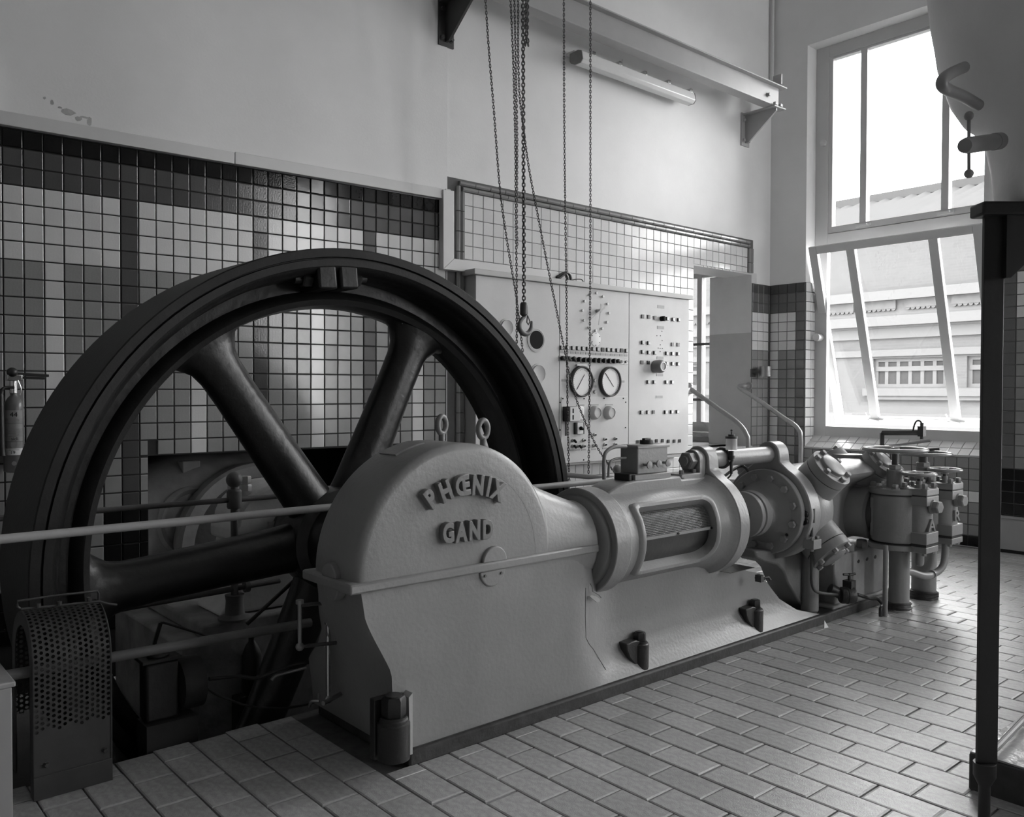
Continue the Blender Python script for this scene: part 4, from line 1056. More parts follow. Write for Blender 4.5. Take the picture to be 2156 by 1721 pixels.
mb = MB().cyl((p1[0]-.02, p1[1], p0[2]), (p1[0]+.05, p1[1]+.0, p0[2]), .010, 10); obj('gauge_arm', mb, 'dark_metal', g_)
q0 = (1.600, 3.158, 0.611); q1 = (1.600, 3.159, 0.432)
mb = MB().cyl((q0[0], q0[1], q1[2]), (q0[0], q0[1], q0[2]), .009, 12).cyl((q0[0], q0[1], q0[2]-.004), (q0[0], q0[1], q0[2]+.012), .016, 12).sphere((q0[0], q0[1], q1[2]), .018, 12); g2 = obj('level_gauge', mb, 'grey_metal', eng)
for z_ in (q0[2]-.01, q1[2]): obj('gauge_arm', MB().cyl((q0[0], q0[1], z_), (q0[0]+.14, q0[1]-.05, z_), .008, 8), 'dark_metal', g2)
# probe bracket above the cylinder end
bz = lambda x, y: (6.300, 2.902, 1.127)
mb = MB()
P_ = [(3.022,1.073),(3.023,1.167),(2.747,1.178)]
mb.tube([(6.35, P_[0][0], P_[0][1]), (6.35, P_[1][0], P_[1][1])], .018, 4); mb.tube([(6.35, P_[1][0], P_[1][1]), (6.35, P_[2][0], P_[2][1])], .018, 4)
Pb = [(3.004,1.067),(3.002,0.905)]
mb.box((6.33, Pb[0][0]-.02, Pb[1][1]), (6.36, Pb[0][0]+.02, Pb[0][1]))
bo = obj('probe_bracket', mb, 'dark_metal', eng, smooth=False)
Q_ = [(2.727,1.238),(2.726,1.133)]
mb = MB().box((6.325, Q_[0][0]-.02, Q_[1][1]+.02), (6.375, Q_[0][0]+.02, Q_[0][1]-.01)).cyl((6.35, Q_[0][0], Q_[1][1]), (6.35, Q_[0][0], Q_[1][1]+.03), .012, 10).cyl((6.35, Q_[0][0], Q_[0][1]-.01), (6.35, Q_[0][0], Q_[0][1]+.015), .012, 10); obj('probe_head', mb, 'dark_metal', bo)
C_ = [(2.792,1.183),(2.782,1.233),(2.765,1.265),(2.741,1.265),(2.727,1.245)]
mb = MB().tube(smooth_path([(6.35, a, b) for a, b in C_], 4), .006, 8); obj('probe_cable', mb, 'black_plastic', bo)

# ================================================================ FLYWHEEL
WC = Vector((2.142, 0, .722)); WY0, WY1 = 3.585, 4.12
wheel = thing('flywheel', 'huge black six-spoked cast flywheel standing behind the domed crankcase', 'wheel', (2.142, 3.85, .722))
yc = (WY0+WY1)/2
def wl(prof, m, name, parent, n=128, ang=30): 
    return obj(name, MB().lathe([(r, y) for r, y in prof], (WC.x, 0, WC.z), (0,1,0), n, closed=True, caps=False), m, parent, angle=ang)
wl([(1.435,WY1),(1.435,WY0+.006),(1.430,WY0),(1.394,WY0),(1.392,WY0+.02),(1.386,WY0+.02),(1.384,WY0+.004),(1.352,WY0+.006),(1.345,WY0+.012),(1.345,WY1)], 'tread_metal', 'tread_rim', wheel)
wl([(1.346,WY0+.014),(1.325,WY0+.03),(1.312,WY0+.08),(1.305,yc-.06),(1.25,yc-.06),(1.232,yc-.10),(1.205,yc-.115),(1.178,yc-.10),(1.168,yc-.04),(1.165,yc),(1.168,yc+.04),(1.178,yc+.10),(1.205,yc+.115),(1.232,yc+.10),(1.25,yc+.06),(1.305,yc+.06),(1.312,WY1-.08),(1.325,WY1-.03),(1.346,WY1-.014)], 'wheel_black', 'inner_rim', wheel, ang=50)
for k in range(6):
    a = math.radians(65.+60*k); d = Vector((math.cos(a), 0, math.sin(a))); t = Vector((-math.sin(a), 0, math.cos(a)))
    rs = []
    for r, w1, w2 in ((.10,.125,.10),(.24,.122,.10),(.30,.118,.098),(.60,.110,.092),(.90,.104,.086),(1.02,.106,.085),(1.08,.118,.086),(1.12,.140,.09),(1.155,.165,.09),(1.18,.23,.10),(1.205,.32,.10)):
        rs.append([Vector((WC.x, yc, WC.z)) + d*(r if r < 1.1 else math.sqrt(max(r*r-(w1*math.cos(2*PI*j/28))**2, .01))) + t*w1*math.cos(2*PI*j/28) + Vector((0,1,0))*w2*math.sin(2*PI*j/28) for j in range(28)])
    obj('spoke', MB().rings(rs), 'wheel_black', wheel, angle=60)
mb = MB().lathe([(.10,-.27),(.19,-.27),(.215,-.24),(.215,-.13),(.26,-.10),(.27,0),(.26,.10),(.215,.13),(.215,.24),(.19,.27),(.10,.27)], (WC.x, yc, WC.z), (0,1,0), 48); obj('hub', mb, 'wheel_black', wheel, angle=40)
# rim joint: two lugs with a bolt through them
a = math.radians(95); d = Vector((math.cos(a), 0, math.sin(a))); t = Vector((-math.sin(a), 0, math.cos(a)))
for s in (-1, 1):
    c = Vector((WC.x, 3.72, WC.z)) + d*1.312 + t*(-.058*s)
    mb = MB().obox(c, (t, Vector((0,1,0)), d), (.050, .125, .070)); lg = obj('joint_lug', mb, 'wheel_black', wheel, bevel=.012)
    c2 = Vector((WC.x, 3.68, WC.z)) + d*1.30 + t*(-.108*s)
    mb = MB().hexa(c2, t*(-s), .044, .05); obj('joint_nut', mb, 'black_iron', lg, smooth=False)
    mb = MB().cyl(c2, c2+t*(-s)*.085, .024, 14); obj('joint_stud', mb, 'black_iron', lg)
# crankshaft with outboard bearing
sh = thing('crankshaft', 'thick dark crankshaft running through the flywheel hub to the rear bearing', 'shaft', (2.142, 3.3, .722))
obj('shaft', MB().cyl((2.142, 3.10, .735), (2.142, 4.95, .722), .095, 32), 'dark_metal', sh)
obj('shaft_collar', MB().cyl((2.142, 3.13, .735), (2.142, 3.19, .735), .13, 32), 'dark_metal', sh)

# ================================================================ REAR BEARING AND BASE
BX = 2.13
pb = thing('rear_bearing', 'grey cast bearing pedestal with four tall cap bolts behind the flywheel', 'bearing', (BX, 4.55, .27))
mb = MB().prism([(BX-.38,.28),(BX+.38,.28),(BX+.28,.40),(BX+.26,.66),(BX-.26,.66),(BX-.28,.40)], YF, 4.36, 4.72); obj('pedestal', mb, 'bearing_paint', pb, bevel=.02)
mb = MB().prism([(BX-.30,.66),(BX+.30,.66),(BX+.30,.74)]+[(BX+.28*math.cos(PI*i/16), .76+.21*math.sin(PI*i/16)) for i in range(17)]+[(BX-.30,.74)], YF, 4.36, 4.70); cap = obj('bearing_cap', mb, 'bearing_paint', pb, bevel=.02)
for dx in (-.20, .20):
    for yy_ in (4.44, 4.60):
        mb = MB().cyl((BX+dx, yy_, .84), (BX+dx, yy_, .93), .034, 16).hexa((BX+dx, yy_, .92), (0,0,1), .033, .045).hexa((BX+dx, yy_, .97), (0,0,1), .030, .04); obj('cap_bolt', mb, 'light_paint', cap)
mb = MB().box((BX-.11, 4.345, .70), (BX-.01, 4.36, .76)); obj('maker_plate', mb, 'light_paint', cap, smooth=False)
mb = MB().box((BX-.62, 4.22, -.9), (BX+.75, 5.35, .20)); mb.box((BX-.50, 4.28, .20), (BX+.70, 5.3, .275))
tag(obj('bearing_base', mb, 'concrete_dark', bevel=.015), 'long dark concrete base under the rear bearing, lit along its edge', 'base')
# machine body in the niche
mo = thing('electric_motor', 'round dark electric motor housing half hidden in the tiled wall niche', 'motor', (1.9, 5.6, -.2))
mc = Vector((2.52, 0, .42))
mb = MB().lathe([(.46, 5.55), (.54, 5.55), (.56, 5.57), (.56, 5.66), (.54, 5.68), (.46, 5.68)], (mc.x, 0, mc.z), (0,1,0), 64, closed=True, caps=False); obj('end_ring', mb, 'motor_paint', mo)
mb = MB().lathe([(.14, 5.60), (.30, 5.59), (.40, 5.57), (.47, 5.58), (.47, 5.9), (.14, 5.9)], (mc.x, 0, mc.z), (0,1,0), 64, closed=True, caps=False); obj('end_shield', mb, 'motor_paint_dark', mo)
mb = MB().lathe([(.40, 5.66), (.54, 5.66), (.66, 5.72), (.74, 5.84), (.78, 6.0), (.78, 6.9), (.4, 6.9)], (mc.x-.20, 0, mc.z-.10), (0,1,0), 64); obj('stator_frame', mb, 'motor_paint', mo, angle=60)
mb = MB().lathe([(.19, 5.66), (.22, 5.64), (.24, 5.66), (.24, 5.9), (.19, 5.9)], (2.10, 0, .60), (0,1,0), 40, closed=True, caps=False); obj('air_duct', mb, 'motor_paint', mo)
mb = MB().cyl((2.10, 5.80, .60), (2.10, 5.85, .60), .19, 32); obj('duct_opening', mb, 'pit_dark', mo)
ey = (2.102, 6.000, 1.005)
mb = MB().tube([(ey[0]+.05*math.cos(q), ey[1], ey[2]+.05*math.sin(q)) for q in [2*PI*k/20 for k in range(20)]], .014, 8, closed=True).cyl((ey[0], ey[1], ey[2]-.09), (ey[0], ey[1], ey[2]-.04), .035, 14); obj('lifting_eye', mb, 'motor_paint', mo)
tb = (2.109, 5.750, 0.962)
mb = MB().box((tb[0]-.06, tb[1]-.03, tb[2]-.04), (tb[0]+.06, tb[1]+.15, tb[2]+.04)); obj('terminal_box', mb, 'motor_paint', mo, bevel=.006)

# ================================================================ RAILINGS
def rail_thing(label, segs, posts, m, r=.017):
    p0 = segs[0][0]; t = thing('pipe_railing', label, 'railing', (p0[0], p0[1], 0))
    for a, b in segs: obj('rail', MB().cyl(a, b, r, 14), m, t)
    for c, zb in posts:
        mb = MB().cyl((c[0], c[1], zb+.12), (c[0], c[1], c[2]-.02), .019, 14).lathe([(.034, 0), (.038, .01), (.038, .09), (.03, .10)], (c[0], c[1], c[2]-.055), (0,0,1), 20); po_ = obj('post', mb, m, t)
        obj('ball', MB().sphere((c[0], c[1], c[2]+.095), .042, 20).cyl((c[0], c[1], c[2]+.04), (c[0], c[1], c[2]+.07), .018, 14), m, po_)
        obj('post_foot', MB().lathe([(.085, 0), (.085, .012), (.05, .03), (.045, .10), (.05, .13)], (c[0], c[1], zb), (0,0,1), 24), 'rail_dull', po_)
    return t
rail_thing('pale front pipe railing crossing before the flywheel at hub height', [((-1.6,3.45,.945),(2.2,3.45,.944)), ((2.2,3.45,.944),(4.05,3.45,.944))], [], 'rail_paint')
rail_thing('lower dark pipe railing running in front of the wheel pit', [((-1.6,3.45,.49),(1.80,3.45,.435))], [], 'rail_dull', .020)
t = rail_thing('rear pipe railing with ball-topped stanchion seen between the spokes', [((-1.6,4.3,.918),(2.6,4.3,.900))], [(Vector((1.807, 4.3, .913)), .275)], 'rail_dull', .014)
c = Vector((1.807, 4.3, .43))
obj('lower_rail', MB().tube([(.9, 4.3, .41), (1.3,4.3,.425), (1.80, 4.3, .435)], .016, 12).cyl((1.80,4.3,.436), (2.06,4.3,.44), .013, 10).cyl((1.86,4.3,.437), (1.885,4.3,.437), .03, 14), 'rail_dull', t)
obj('brace', MB().cyl((2.105, 4.000, 0.580), (1.743, 4.000, 0.322), .010, 8), 'black_iron', t)
# ball knob and rail behind the cylinder
rb = thing('pipe_railing', 'short rear rail ending in a ball knob behind the lubricator box', 'railing', (3.9, 3.9, .9))
kb = (4.345, 3.900, 0.946)
obj('rail', MB().cyl((4.086, 4.150, 0.905), (4.365, 3.900, 0.874), .018, 12), 'rail_paint', rb)
obj('ball', MB().sphere(kb, .033, 18).cyl((kb[0], kb[1], kb[2]-.07), (kb[0], kb[1], kb[2]-.02), .016, 12).cyl((kb[0], kb[1], kb[2]-.11), (kb[0], kb[1], kb[2]-.06), .03, 14), 'rail_paint', rb)
obj('post', MB().cyl((kb[0], kb[1], .02), (kb[0], kb[1], kb[2]-.10), .019, 12), 'rail_paint', rb)

# stair handrails
def handrail(pts, label, flange=None):
    t = thing('stair_handrail', label, 'handrail', (pts[-1][0], pts[-1][1], 0), )
    obj('rail', MB().tube(smooth_path(pts, 6), .024, 16), 'rail_metal', t)
    if flange:
        a, b = flange; obj('wall_flange', MB().lathe([(.02, 0), (.045, 0), (.045, .01), (.024, .012), (.024, .02)], a, b, 24), 'rail_metal', t)
    return t
A1 = Vector((7.084, 5.400, 1.530)); A1.x = 7.15
handrail([(7.16, 5.44, 1.545), (7.200, 5.470, 1.516), (7.250, 5.219, 1.350), (7.280, 4.982, 1.200), (7.290, 4.893, 1.126), (7.300, 4.850, 1.056), (7.300, 4.827, 0.962), (7.300, 4.827, .5), (7.300, 4.827, .0)], 'grey pipe handrail on the cabinet side of the steps below the doorway')
handrail([(8.30, 5.482, 1.548), (8.180, 5.470, 1.547), (8.160, 5.512, 1.526), (8.180, 5.262, 1.379), (8.200, 4.982, 1.202), (8.200, 4.868, 1.139), (8.200, 4.806, 1.080), (8.200, 4.777, 0.981), (8.2, 4.777, .5), (8.2, 4.777, 0)], 'grey pipe handrail fixed by a round flange to the right jamb of the doorway', ((8.30, 5.479, 1.548), (-1,0,0)))
# metal cup on the corner
cu = Vector((8.394, 5.330, 1.708))
t = thing('metal_cup', 'round brushed metal cup holder on a bracket in the tiled corner', 'cup', (cu.x, cu.y, cu.z-.06))
obj('cup', MB().lathe([(.0, -.055), (.062, -.055), (.064, -.05), (.064, .058), (.060, .06), (.058, .056), (.056, -.045), (.0, -.045)], cu, (0,0,1), 32, caps=False), 'grey_metal', t)
obj('bracket', MB().box((cu.x-.09, cu.y+.04, cu.z-.02), (cu.x-.05, YB-.012, cu.z+.015)).box((cu.x-.12, YB-.02, cu.z-.06), (cu.x-.03, YB-.011, cu.z+.03)), 'dark_metal', t, smooth=False)

# ================================================================ TRUNKING
tr_ = thing('cable_trunking', 'white plastic cable trunking stepping over the tile line to the control cabinet', 'trunking', (.9, 5.5, 2.95))
def trunk(poly, fn, w0, w1, name='trunking_length'):
    return obj(name, MB().prism(poly, fn, w0, w1), 'trunking_white', tr_, bevel=.004)
trunk([(-1.3, 2.978), (1.33, 2.983), (1.33, 3.063), (-.02, 3.061)], LF, 0, .05)
trunk([(1.334, 2.983), (3.0, 2.990), (3.0, 3.070), (1.334, 3.063)], LF, 0, .05)
trunk([(-.30, 3.0), (-.022, 3.061), (-.022, 3.42), (-.30, 3.42)], LF, 0, .047)
V_ = [(3.961,3.058),(4.068,3.060),(4.069,2.528),(3.962,2.435)]
trunk([V_[0], V_[1], V_[2], (V_[3][0], V_[3][1])], YF, 5.39, 5.47)
V2 = [(3.962,2.435),(4.069,2.528),(5.203,2.534),(5.203,2.430)]
trunk(V2, YF, 5.39, 5.46)
trunk([(3.01, 2.99), (3.06, 2.99), (3.06, 3.07), (3.01, 3.07)], LF, -.01, .052, 'trunking_cap')
# cables from the trunking into the cabinet top
cb = thing('cable_bundle', 'thick dark cables looping from the trunking end into the cabinet top', 'cable', (5.2, 5.38, 2.4))
obj('cable', MB().tube(smooth_path([(x, 5.38, z) for x, z in [(5.184,2.476),(5.242,2.511),(5.300,2.529),(5.348,2.512),(5.366,2.442)]], 5), .014, 10), 'black_plastic', cb)
obj('cable', MB().tube(smooth_path([(x, 5.37, z) for x, z in [(5.174,2.454),(5.220,2.483),(5.267,2.512),(5.302,2.498),(5.320,2.437)]], 5), .013, 10), 'black_plastic', cb)
obj('cable', MB().tube(smooth_path([(x, 5.38, z) for x, z in [(5.219,2.463),(5.318,2.463),(5.438,2.486),(5.505,2.484),(5.529,2.435)]], 5), .005, 8), 'black_plastic', cb)
# vertical conduit in the corner
tag(obj('corner_conduit', MB().cyl((8.62, 5.42, 5.038), (8.62, 5.42, 6.99), .018, 12), 'wall_plaster_pipe'), 'slim painted conduit rising up the room corner above the beam', 'pipe')

# ================================================================ CONTROL CABINET
PY = 5.30
cab = thing('control_cabinet', 'long pale grey wall-mounted control cabinet with clock, dials and rows of buttons', 'cabinet', (5.3, PY, .83))
px0, px1 = 4.21, 6.955
zt0, zb0 = 2.405, .86
mb = MB().box((px0, PY+.004, zb0), (px1, YB-.012, zt0)); obj('carcass', mb, 'panel_edge', cab, bevel=.004)
s1, s2 = 5.139, 6.045
mb = MB().box((px0-.03, PY-.03, zt0), (px1+.03, YB-.012, zt0+.045)); obj('top_cap', mb, 'panel_edge', cab, bevel=.004)
mb = MB().box((px0, PY+.02, zb0-.035), (px1, YB-.012, zb0-.002)); obj('bottom_rail', mb, 'panel_edge', cab, bevel=.004)
pan = []
for a, b in ((px0+.002, s1-.003), (s1+.003, s2-.003), (s2+.003, px1-.002)):
    pan.append(obj('front_panel', MB().box((a, PY-.004, zb0+.004), (b, PY+.012, zt0-.004)), 'panel_grey', cab, bevel=.003))
pL, pM, pR = pan
yf = PY-.004
def disc(name, c, r, t, m, parent, n=24, prof=None):
    return obj(name, MB().lathe(prof or [(r*.9, 0), (r, .002), (r, t*.8), (r*.88, t)], (c[0], yf, c[1]), (0,-1,0), n), m, parent)
# clock marks, hands
for x, z in [(5.592,2.366),(5.680,2.342),(5.740,2.280),(5.761,2.196),(5.735,2.112),(5.672,2.051),(5.586,2.027),(5.496,2.049),(5.435,2.111),(5.416,2.198),(5.443,2.282),(5.506,2.344)]:
    disc('clock_mark', (x, z), .012, .016, 'dial_white', pM, 14)
cc = [(5.609,2.206)][0]
h0 = [(5.458,2.111)][0]; h1 = [(5.586,2.076)][0]
def hand(a, b, w, y):
    d = Vector((b[0]-a[0], 0, b[1]-a[1])).normalized(); n_ = Vector((-d.z, 0, d.x)); A = Vector((a[0], y, a[1]))-d*.06; B = Vector((b[0], y, b[1]))
    return MB().add([A-n_*w, A+n_*w, B+n_*w*.4, B-n_*w*.4, A-n_*w+Vector((0,.003,0)), A+n_*w+Vector((0,.003,0)), B+n_*w*.4+Vector((0,.003,0)), B-n_*w*.4+Vector((0,.003,0))], [(0,1,2,3),(7,6,5,4),(0,4,5,1),(1,5,6,2),(2,6,7,3),(3,7,4,0)])
obj('clock_hand', hand(cc, h0, .009, yf-.05), 'light_paint', pM, smooth=False); obj('clock_hand', hand(cc, h1, .010, yf-.045), 'light_paint', pM, smooth=False)
disc('clock_hub', cc, .016, .052, 'light_paint', pM)
# white round plate under the clock
wp = [(5.590,1.951)][0]
o = disc('round_plate', wp, .064, .006, 'dial_white', pM, 36)
for k in range(6):
    a = 2*PI*k/6+.5; obj('plate_screw', MB().cyl((wp[0]+.055*math.cos(a), yf-.006, wp[1]+.055*math.sin(a)), (wp[0]+.055*math.cos(a), yf-.009, wp[1]+.055*math.sin(a)), .004, 8), 'ink', o)
# push buttons and lamp windows: open frame plus lens
def button(parent, x, z, dark=False, s=.023):
    f = MB(); w_, t_ = s*.80, .010
    f.box((x-w_, yf-t_, z-w_*1.08), (x+w_, yf, z+w_*1.08)); b = obj('button', f, 'black_plastic', parent, smooth=False)
    if not dark: obj('lens', MB().box((x-w_*.80, yf-t_-.008, z-w_*.90), (x+w_*.98, yf-t_, z+w_*.95)), 'lens_light', b, bevel=.002)
    return b
row = [(5.161,1.858),(5.227,1.861),(5.297,1.860),(5.361,1.861),(5.423,1.860),(5.486,1.860),(5.555,1.860),(5.617,1.860),(5.682,1.860),(5.747,1.861),(5.810,1.860),(5.876,1.860),(5.938,1.861),(6.002,1.859)]
for k, (x, z) in enumerate(row): button(pM, x, z, k in (8, 12), .021)
for k, (x, z) in enumerate([(5.161,1.821),(5.228,1.821),(5.293,1.821),(5.356,1.821),(5.422,1.820),(5.486,1.819),(5.555,1.819),(5.614,1.818),(5.677,1.817),(5.741,1.817),(5.807,1.817),(5.872,1.818),(5.935,1.817),(5.999,1.817)]):
    obj('name_tag', MB().box((x-.024, yf-.003, z-.010), (x+.024, yf, z+.010)), 'label_grey', pM, smooth=False)
sw = [(5.161,1.766),(5.230,1.765),(5.295,1.764),(5.359,1.761),(5.424,1.758),(5.489,1.760),(5.556,1.759),(5.616,1.759),(5.681,1.759),(5.747,1.759),(5.811,1.759),(5.875,1.759),(5.939,1.758),(6.002,1.757)]
for k, (x, z) in enumerate(sw):
    pt = obj('switch_plate', MB().box((x-.030, yf-.006, z-.024), (x+.030, yf, z+.024)), 'grey_metal', pM, smooth=False)
    kn = MB().cyl((x, yf-.006, z), (x, yf-.012, z), .017, 18)
    a = (.9, .9, .7, 0, 0, 0, 0, 0, 0, 0, 0, .9)[k] if k < 12 else 0
    if k < 12: kn.obox(Vector((x, yf-.030, z)), (Vector((math.cos(a), 0, math.sin(a))), Vector((0,1,0)), Vector((-math.sin(a), 0, math.cos(a)))), (.008, .014, .021)); obj('switch_knob', kn, 'black_plastic', pt)
    else: obj('key_lock', MB().cyl((x, yf-.006, z), (x, yf-.016, z), .012, 14), 'chrome', pt)
# gauges
for (gx_, gz_), hd in zip([(5.397,1.567),(5.769,1.570)], ((.06, .075), (.07, -.07))):
    g = obj('gauge', MB().lathe([(.130, 0), (.138, .003), (.138, .034), (.130, .040), (.121, .036), (.119, .022)], (gx_, yf, gz_), (0,-1,0), 56), 'dark_metal', pM)
    obj('dial', MB().cyl((gx_, yf-.014, gz_), (gx_, yf-.024, gz_), .120, 48), 'dial_white', g)
    cxx = gx_-.03; czz = gz_-.02 if hd[1] > 0 else gz_+.03
    obj('pointer', hand((cxx, czz), (cxx+hd[0], czz+hd[1]*1.1), .0024, yf-.028), 'ink', g, smooth=False)
    tk = MB()
    for k in range(28):
        a = math.radians(-45+270*k/27); r0_ = .104 if k % 3 else .098
        tk.obox(Vector((gx_+(r0_+.110)/2*math.cos(a), yf-.0245, gz_+(r0_+.110)/2*math.sin(a))), (Vector((math.cos(a),0,math.sin(a))), Vector((0,1,0)), Vector((-math.sin(a),0,math.cos(a)))), ((.110-r0_)/2, .0005, .0008))
    o = obj('dial_ticks', tk, 'ink', g, smooth=False); o['kind'] = 'stuff'
obj('white_handle', MB().box((row[2][0]+.03, yf-.03, sw[3][1]-.058), (row[2][0]+.16, yf-.01, sw[3][1]-.042)), 'dial_white', pM, bevel=.003)
# hatch plate with instruments under the gauges
hp = [(5.134,1.431),(6.019,1.426),(6.019,0.853),(5.233,0.867)]
hz1 = hp[0][1]; hz0 = 0.850
hatch = obj('instrument_plate', MB().box((s1+.02, yf-.005, hz0), (s2-.02, yf+.002, hz1)), 'panel_grey', pM, bevel=.0015)
for x, z in [(5.176,1.416),(5.440,1.415),(5.701,1.416),(5.963,1.415),(5.143,1.383),(5.996,1.380),(5.995,1.142),(5.144,1.143),(5.438,0.868)]:
    obj('plate_screw', MB().cyl((x, yf-.005, z), (x, yf-.011, z), .006, 8), 'ink', hatch)
for x, z in [(5.580,1.578),(5.580,1.474)]:
    disc('indicator_lamp', (x, z), .016, .016, 'grey_metal', pM, 18)
for x, z, w_ in [(p[0], p[1], .03) for p in [(5.197,1.575),(5.577,1.524),(5.953,1.572)]]: obj('name_tag', MB().box((x-w_, yf-.003, z-.010), (x+w_, yf, z+.010)), 'label_grey', pM, smooth=False)
for x, z in [(5.581,1.288),(5.769,1.286)]:
    g = obj('small_meter', MB().lathe([(.062, 0), (.062, .022), (.058, .038), (.050, .052), (.044, .055), (.041, .048), (.039, .048)], (x-.015, yf-.005, z), (0,-1,0), 36), 'panel_edge', hatch)
    obj('dial', MB().cyl((x-.015, yf-.046, z), (x-.015, yf-.052, z), .038, 28), 'label_grey', g)
for x, z in [(5.394,1.357),(5.578,1.358),(5.769,1.358)]: obj('name_tag', MB().box((x-.05, yf-.008, z-.006), (x+.05, yf-.005, z+.006)), 'label_grey', hatch, smooth=False)
bx_ = [(5.198,1.282)][0]
g = obj('relay_box', MB().box((bx_[0]-.02, yf-.085, bx_[1]-.065), (bx_[0]+.11, yf-.005, bx_[1]+.065)), 'black_plastic', hatch, bevel=.004)
obj('relay_cover', MB().box((bx_[0]-.018, yf-.095, bx_[1]-.062), (bx_[0]+.108, yf-.085, bx_[1]+.062)), 'lens_light', g, bevel=.004)
for dz in (.028, -.028): obj('scale_slot', MB().box((bx_[0]+.010, yf-.097, bx_[1]+dz-.020), (bx_[0]+.024, yf-.095, bx_[1]+dz+.020)), 'ink', g, smooth=False)
obj('rounded_cover', MB().box((bx_[0]+.112, yf-.05, bx_[1]-.062), (bx_[0]+.21, yf-.005, bx_[1]+.068)), 'dial_white', hatch, bevel=.02)
obj('hanging_strap', MB().box((bx_[0]-.008, yf-.03, bx_[1]-.19), (bx_[0]+.008, yf-.02, bx_[1]-.065)), 'black_plastic', g, smooth=False)
sx_ = [(5.369,1.153)][0]
g = obj('rotary_switch', MB().box((sx_[0]-.056, yf-.030, sx_[1]-.052), (sx_[0]+.056, yf-.005, sx_[1]+.052)), 'black_plastic', hatch, bevel=.003)
obj('switch_face', MB().box((sx_[0]-.038, yf-.035, sx_[1]-.050), (sx_[0]+.036, yf-.029, sx_[1]+.050)), 'lens_light', g, bevel=.002)
obj('switch_knob', MB().cyl((sx_[0], yf-.035, sx_[1]), (sx_[0], yf-.046, sx_[1]), .017, 18).obox(Vector((sx_[0], yf-.052, sx_[1])), (Vector((.7,0,.7)), Vector((0,1,0)), Vector((-.7,0,.7))), (.006, .011, .018)), 'ink', g)
for k, (x, z) in enumerate([(5.297,1.045),(5.433,1.044),(5.571,1.088),(5.709,1.044),(5.848,1.043),(5.298,0.997),(5.366,0.994),(5.434,0.992),(5.566,0.990),(5.710,0.994),(5.848,0.992)]):
    dark = k in (0, 5, 6)
    g = obj('push_switch', MB().lathe([(.013, 0), (.015, .002), (.015, .012), (.009, .014), (.009, .024)], (x, yf-.005, z), (0,-1,0), 16), 'grey_metal', hatch)
    if dark: obj('switch_cap', MB().obox(Vector((x+.004, yf-.036, z-.004)), (Vector((.7,0,-.7)), Vector((0,1,0)), Vector((.7,0,.7))), (.018, .010, .006)), 'ink', g)
    else: obj('switch_cap', MB().cyl((x, yf-.028, z), (x, yf-.034, z), .007, 12), 'ink', g)
for x, z in [(5.295,0.962),(5.364,0.961),(5.438,0.959),(5.569,0.957),(5.710,0.961)]: obj('name_tag', MB().box((x-.028, yf-.008, z-.007), (x+.028, yf-.005, z+.007)), 'label_grey', hatch, smooth=False)
# right panel
D_ = [(6.236,2.194),(6.326,2.195),(6.417,2.193)]
for x, z in D_: button(pR, x, z, True, .021)
for x, z in [(6.601,2.193),(6.691,2.192),(6.779,2.193),(6.233,1.946),(6.322,1.944),(6.233,1.857),(6.322,1.854),(6.414,1.854),(6.595,1.855),(6.683,1.855),(6.771,1.855),(6.415,1.757),(6.596,1.755),(6.684,1.754),(6.772,1.754)]: button(pR, x, z, False, .021)
for x, z in [(6.686,1.946),(6.775,1.946),(6.228,1.757),(6.321,1.758)]: button(pR, x, z, True, .021)
for x, z in [(6.318,1.571),(6.409,1.572),(6.591,1.573),(6.681,1.573),(6.222,1.281),(6.313,1.281),(6.585,1.279),(6.676,1.280),(6.766,1.280)]: button(pR, x, z, False, .021)
for x, z in [(6.401,1.282),(6.631,0.991),(6.722,0.989),(6.810,0.988),(6.176,1.001),(6.450,1.001),(6.540,0.999)]: button(pR, x, z, True, .019)
k_ = [(6.514,2.189)][0]
obj('selector_knob', MB().cyl((k_[0], yf, k_[1]), (k_[0], yf-.016, k_[1]), .024, 20).obox(Vector((k_[0], yf-.028, k_[1])), (Vector((1,0,0)), Vector((0,1,0)), Vector((0,0,1))), (.009, .016, .024)), 'ink', pR)
for x, z in [(6.509,2.305),(6.507,2.103),(6.502,1.807),(6.496,1.644)]: obj('name_tag', MB().box((x-.05, yf-.003, z-.014), (x+.05, yf, z+.014)), 'label_grey', pR, smooth=False)
x, z = [(6.493,1.428)][0]; obj('name_tag', MB().box((x-.05, yf-.003, z-.012), (x+.05, yf, z+.012)), 'label_grey', pR, smooth=False)
x, z = [(6.444,1.722)][0]
g = obj('protruding_meter', MB().lathe([(.060, 0), (.064, .055), (.062, .08), (.052, .098), (.046, .10), (.044, .094)], (x-.015, yf, z), (0,-1,0), 40), 'grey_metal_dull', pR)
obj('dial', MB().cyl((x-.015, yf-.09, z), (x-.015, yf-.096, z), .038, 28), 'label_grey', g); obj('bezel', MB().lathe([(.036, .094), (.045, .094), (.045, .104), (.036, .104)], (x-.015, yf, z), (0,-1,0), 36, closed=True, caps=False), 'dial_white', g)
for x, z in [(6.528,2.069),(6.505,2.023),(6.451,2.021),(6.531,1.978),(6.504,1.935),(6.502,1.901),(6.535,1.901),(6.473,1.902),(6.502,1.870)]: obj('screw_hole', MB().cyl((x, yf, z), (x, yf-.002, z), .005, 8), 'ink', pR)
